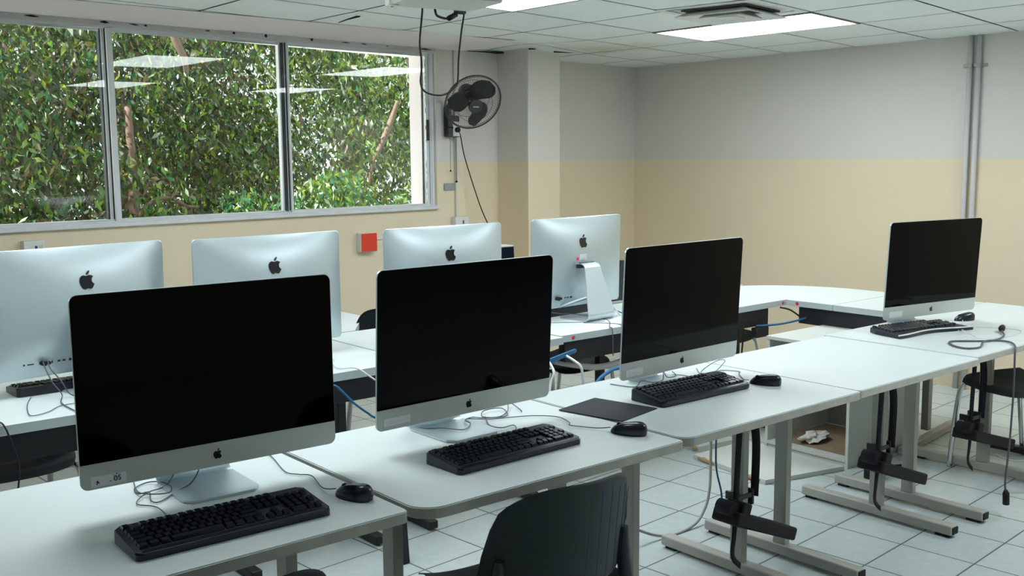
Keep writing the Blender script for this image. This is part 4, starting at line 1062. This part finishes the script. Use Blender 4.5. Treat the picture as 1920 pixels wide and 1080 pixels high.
BL = mat('fan_blade', (0.06, 0.062, 0.065), 0.35)
for k in range(3):
    m = MB(); a0 = 2*PI*k/3 + math.radians(98)
    def bl(u, v):
        r = .028 + .145*v; sw = .15 + (.62*math.sin(PI*min(1, v*.9+.12))**.6)
        a = a0 + .55*v + (u-.5)*2*sw*(1 if v < .98 else .9)
        return HM @ Vector((r*math.cos(a), r*math.sin(a), .028*(u-.5)*1.2+.0))
    m.grid(bl, 11, 11); bmesh.ops.solidify(m.bm, geom=list(m.bm.faces), thickness=.0025); obj('blade', m, BL, t)
m = MB(); m.cyl(HM @ Vector((0, 0, .052)), HM @ Vector((0, 0, .062)), .046, 24); bd = obj('badge', m, FANM, t)
m = MB(); m.box(-.020, .020, -.005, .005, .0622, .0632, mt=HM @ Matrix.Rotation(.0, 4, 'Z')); obj('badge_mark', m, GREYC2, bd)
for (xx, z0, dd) in ((-.012, -.345, 0), (.045, -.42, 1), (.038, -.42, 1)):
    m = MB(); m.tube([(xx, -.03, -.112), (xx, -.03, z0)], .0014, 5); m.lathe([(.003, 0), (.006, -.006), (.004, -.014)], 10, Matrix.Translation((xx, -.03, z0+.004))); obj('pull_cord', m, RUBBER, t)
m = MB(); m.tube([Vector(WM.inverted() @ Vector(p)) - Vector((-.19, 0, 1.80)) for p in ((4.27, 5.80, 1.75), (4.36, 5.80, 1.72), (4.402, 5.80, 1.562), (4.469, 5.80, 1.376), (4.561, 5.82, 1.187), (4.642, 5.84, 1.062), (4.753, 5.9, .94), (4.80, 5.9, .80))], .004, 7, smoothpath=6)
obj('power_cord', m, RUBBER, t)

# ------------------------------------------------------------ boxes and conduits on the walls
def wbox(name, label, cat, s0, s1, z0, z1, d, m_, parts=(), M_=WM):
    t_ = thing(name, label, cat, M_ @ Vector(((s0+s1)/2, 0, (z0+z1)/2)), WA if M_ is WM else 0)
    w_, h_ = (s1-s0)/2, (z1-z0)/2
    m = MB(); m.box(-w_, w_, -d, 0, -h_, h_, .004, 2); body = obj('housing', m, m_, t_)
    for nm, (x0, x1, a0, a1), mm in parts:
        m = MB(); m.box(x0, x1, -d-.003, -d+.001, a0, a1, .0008, 1); obj(nm, m, mm, t_)
    return t_
wbox('wall_socket', 'white double wall socket under the window at far left', 'socket', -3.071, -2.968, 1.075, 1.147, .045, WHITEP, (('blue_switch', (.002, .014, -.018, .010), mat('blue_switch', (.01, .05, .35), .4)), ('outlet', (.024, .042, -.016, .014), OFFW), ('outlet_slot', (.028, .030, -.010, .000), INK), ('outlet_slot', (.036, .038, -.010, .000), INK), ('outlet_slot', (.032, .034, .004, .010), INK)))
m = MB(); m.box(-4.8, -3.071, -.016, 0, 1.085, 1.105, .002, 1, WM); tag(obj('cable_duct', m, WHITEP), 'white cable duct running left from the far left wall socket', 'cable duct')
wbox('wall_box', 'orange-red square junction box on the wall under the window', 'electrical box', -.995, -.865, .944, 1.066, .050, WHITEP, (('red_cover', (-.062, .062, -.058, .058), REDM), ('cover_screw', (-.045, -.041, .040, .044), EDGE), ('cover_screw', (.041, .045, -.044, -.040), EDGE)))
m = MB(); m.box(-.865, -.10, -.012, 0, 1.015, 1.028, .002, 1, WM); tag(obj('cable_duct', m, WHITEP), 'thin white cable duct running right from the orange-red box', 'cable duct')
wbox('wall_socket', 'white wall socket with dark switch below the fan', 'socket', -.175, -.052, 1.055, 1.133, .045, WHITEP, (('dark_switch', (.004, .015, -.012, .012), INK),))
wbox('wall_plate', 'small grey blank plate on the wall below the fan', 'wall plate', -.242, -.150, 1.317, 1.366, .012, mat('grey_plate', (.32, .33, .33), .6), ())
m = MB(); m.box(-.142, -.128, -.012, 0, 1.133, 2.28, .002, 1, WM); tag(obj('conduit', m, OFFW), 'thin vertical cable duct from ceiling to socket behind the fan', 'conduit')
m = MB(); m.box(-2.835, -2.80, -.006, 0, 1.07, 1.105, .002, 1, WM); tag(obj('wall_patch', m, LABELM), 'small pale plastic cap stuck on the wall at left', 'wall cap')
for k, (y, r) in enumerate(((3.318, .016), (3.262, .016))):
    m = MB(); m.tube([(6.575, y, 0.0), (6.575, y, 2.287)], r, 14)
    pm = mat('pipe_paint_%d' % k, (0.60, 0.575, 0.58), .7)
    o_ = obj('pipe', m, pm); tag(o_, ('left' if k == 0 else 'right') + ' one of two upright pipes on the far wall', 'pipe', None)
    m = MB(); s_ = 1 if k == 0 else -1
    m.box(6.556, 6.5975, y-.021, y+.021, 2.088, 2.108, .002, 1); m.box(6.588, 6.5975, min(y, y+s_*.05), max(y, y+s_*.05), 2.088, 2.108, .002, 1)
    obj('clamp', m, GREYC2, o_)

# ------------------------------------------------------------ outdoors: ground, trees, shrubs
b = MB(); b.box(-8, 16, 6.3, 24, -0.15, -0.05)  # unseen ground, coloured pale to bounce sun up onto the soffit
struct(obj('ground_outside', b, mat('bounce_ground', (.50, .44, .42), .95, noise=(3, .2))), 'unseen ground outside, made pale to bounce sunlight in')
def leaves(mb_list, n, cen, rad, size, mats, dens=1.0, seed=0, shell=0.0):
    rnd = random.Random(seed)
    V, F, MI = mb_list
    for k in range(n):
        while True:
            p = Vector((rnd.uniform(-1, 1), rnd.uniform(-1, 1), rnd.uniform(-1, 1)))
            if p.length < 1: break
        # clumps
        q = Vector((cen[0]+p.x*rad[0], cen[1]+p.y*rad[1], cen[2]+p.z*rad[2]))
        s = size*rnd.uniform(.6, 1.35)
        d = Vector((rnd.gauss(.25, .8), rnd.gauss(0, .8), rnd.gauss(-1.1, .7))).normalized()
        nn = Vector((rnd.gauss(0, .8), rnd.gauss(0, .8), rnd.gauss(.8, .7))).normalized()
        sd_ = d.cross(nn)
        if sd_.length < .05: continue
        sd_.normalize(); nn = sd_.cross(d)
        i = len(V)
        V += [q, q+d*s*.45+sd_*s*.20-nn*s*.03, q+d*s, q+d*s*.45-sd_*s*.20-nn*s*.03]
        F += [(i, i+1, i+2), (i, i+2, i+3)]
        mi = rnd.choices(range(len(mats)), mats)[0]; MI += [mi, mi]
def leafobj(name, data, parent=None):
    V, F, MI = data
    me = bpy.data.meshes.new(name); me.from_pydata([tuple(v) for v in V], [], F); me.polygons.foreach_set('material_index', MI)
    for m_ in LEAF: me.materials.append(m_)
    o = bpy.data.objects.new(name, me); COL.objects.link(o)
    if parent: o.parent = parent
    return o
def tree(label, x, y, trunk, clumps, mats, size, seed, group=None, name='tree'):
    t_ = thing(name, label, 'tree' if name == 'tree' else 'shrub', (x, y, -.05), 0, group)
    m = MB()
    for pts, rs in trunk: m.tube([(a, c, z) for a, c, z in pts], .05, 9, True, rs, smoothpath=5)
    obj('trunk', m, BARK, t_)
    D_ = ([], [], [])
    for (c, r, n_) in clumps: leaves(D_, n_, c, r, size, mats, seed=seed); seed += 1
    leafobj('foliage', D_, t_)
    return t_
TG = None
rnd = random.Random(3)
def clumps(n, xr, yr, zr, r, cnt, sd):
    q = random.Random(sd); out = []
    for k in range(n):
        out.append(((q.uniform(*xr), q.uniform(*yr), q.uniform(*zr)), (r*q.uniform(.7, 1.3), r*q.uniform(.7, 1.3), r*q.uniform(.5, .9)), cnt))
    return out
tree('dark leafy tree filling the left window bay', 1.9, 10.2, [([(0, 0, 0), (.1, 0, 1.2), (-.1, .1, 2.4), (.1, .1, 4)], [.10, .08, .07, .04])],
     clumps(56, (-1.7, 1.6), (-1.4, 1.8), (.3, 3.9), .62, 430, 11), [6, 4, 1, 4, 1, .7], .095, 21)
tree('tree with arching bare branch behind the middle window bay', 4.6, 11.0, [([(-.6, .5, 0), (-.55, .6, 1.2), (-.5, .6, 2.2), (-.9, .7, 4.2)], [.09, .08, .06, .04]), ([(-1.24, -1.75, .95), (-1.20, -1.75, 1.12), (-1.10, -1.75, 1.21), (-.99, -1.75, 1.245), (-.88, -1.75, 1.22), (-.76, -1.75, 1.16), (-.6, -1.6, 1.15)], [.016, .020, .022, .022, .020, .016, .012]), ([(-1.10, -1.4, .0), (-1.06, -1.2, 1.1), (-1.02, -1.1, 1.5), (-1.0, -1.0, 2.1)], [.06, .05, .045, .03]), ([(-.94, -2.0, 2.75), (-.90, -2.0, 2.60), (-.84, -2.0, 2.48), (-.78, -1.9, 2.36)], [.04, .035, .03, .02])],
     clumps(60, (-1.6, 1.6), (-1.2, 1.8), (.3, 4.2), .60, 430, 12), [5, 4, 2, 5, 1, .8], .090, 41)
tree('tree with slanting pale branch in the right window bay', 7.3, 11.4, [([(-1.30, -1.8, 1.30), (-1.24, -1.8, 1.55), (-1.15, -1.8, 1.70), (-1.06, -1.8, 1.87), (-.985, -1.8, 2.02), (-.91, -1.8, 2.2)], [.012, .020, .030, .036, .030, .020]), ([(.6, 0, 0), (.6, 0, 2), (.4, 0, 4)], [.10, .08, .05])],
     clumps(48, (-1.7, 1.9), (-1.1, 1.8), (.3, 4.2), .58, 390, 13), [4, 5, 3, 2, 1, 1.1], .088, 61)
tree('tall leafy tree further back between the nearer trees', 3.4, 14.5, [([(0, 0, 0), (.1, 0, 2.5), (0, 0, 5)], [.2, .16, .08])],
     clumps(84, (-3.4, 3.4), (-1, 1.5), (.3, 5.6), .90, 420, 14), [6, 4, 1, 4, 1, .5], .15, 81)
tree('leafy tree far behind the right window bay', 9.3, 15.5, [([(0, 0, 0), (.1, 0, 2.5), (0, 0, 5)], [.2, .16, .08])],
     clumps(58, (-3.4, 3.0), (-1, 1.5), (.3, 5.2), .85, 380, 15), [5, 5, 2, 3, 1, .6], .15, 101)
tree('green bush low outside the left window bay', 1.8, 8.3, [([(0, 0, 0), (.05, 0, .5), (0, 0, 1.0)], [.03, .025, .012])], clumps(18, (-1.0, 1.0), (-.4, .5), (.2, 1.10), .35, 300, 16), [4, 4, 2, 2, 2, .4], .080, 121, 'bushes under the window', 'shrub')
tree('bluish green bush low outside the middle window bay', 4.0, 8.7, [([(0, 0, 0), (.05, 0, .6), (0, 0, 1.1)], [.03, .025, .012])], clumps(20, (-.6, 1.1), (-.4, .5), (.2, 1.12), .35, 300, 17), [2, 4, 1, 0, 6, .5], .080, 141, 'bushes under the window', 'shrub')
tree('bright green bush low outside the right window bay', 6.0, 8.9, [([(0, 0, 0), (.05, 0, .6), (0, 0, 1.1)], [.03, .025, .012])], clumps(26, (-1.0, 1.2), (-.4, .5), (.2, 1.36), .34, 300, 18), [1, 5, 3, 0, 4, .7], .085, 161, 'bushes under the window', 'shrub')
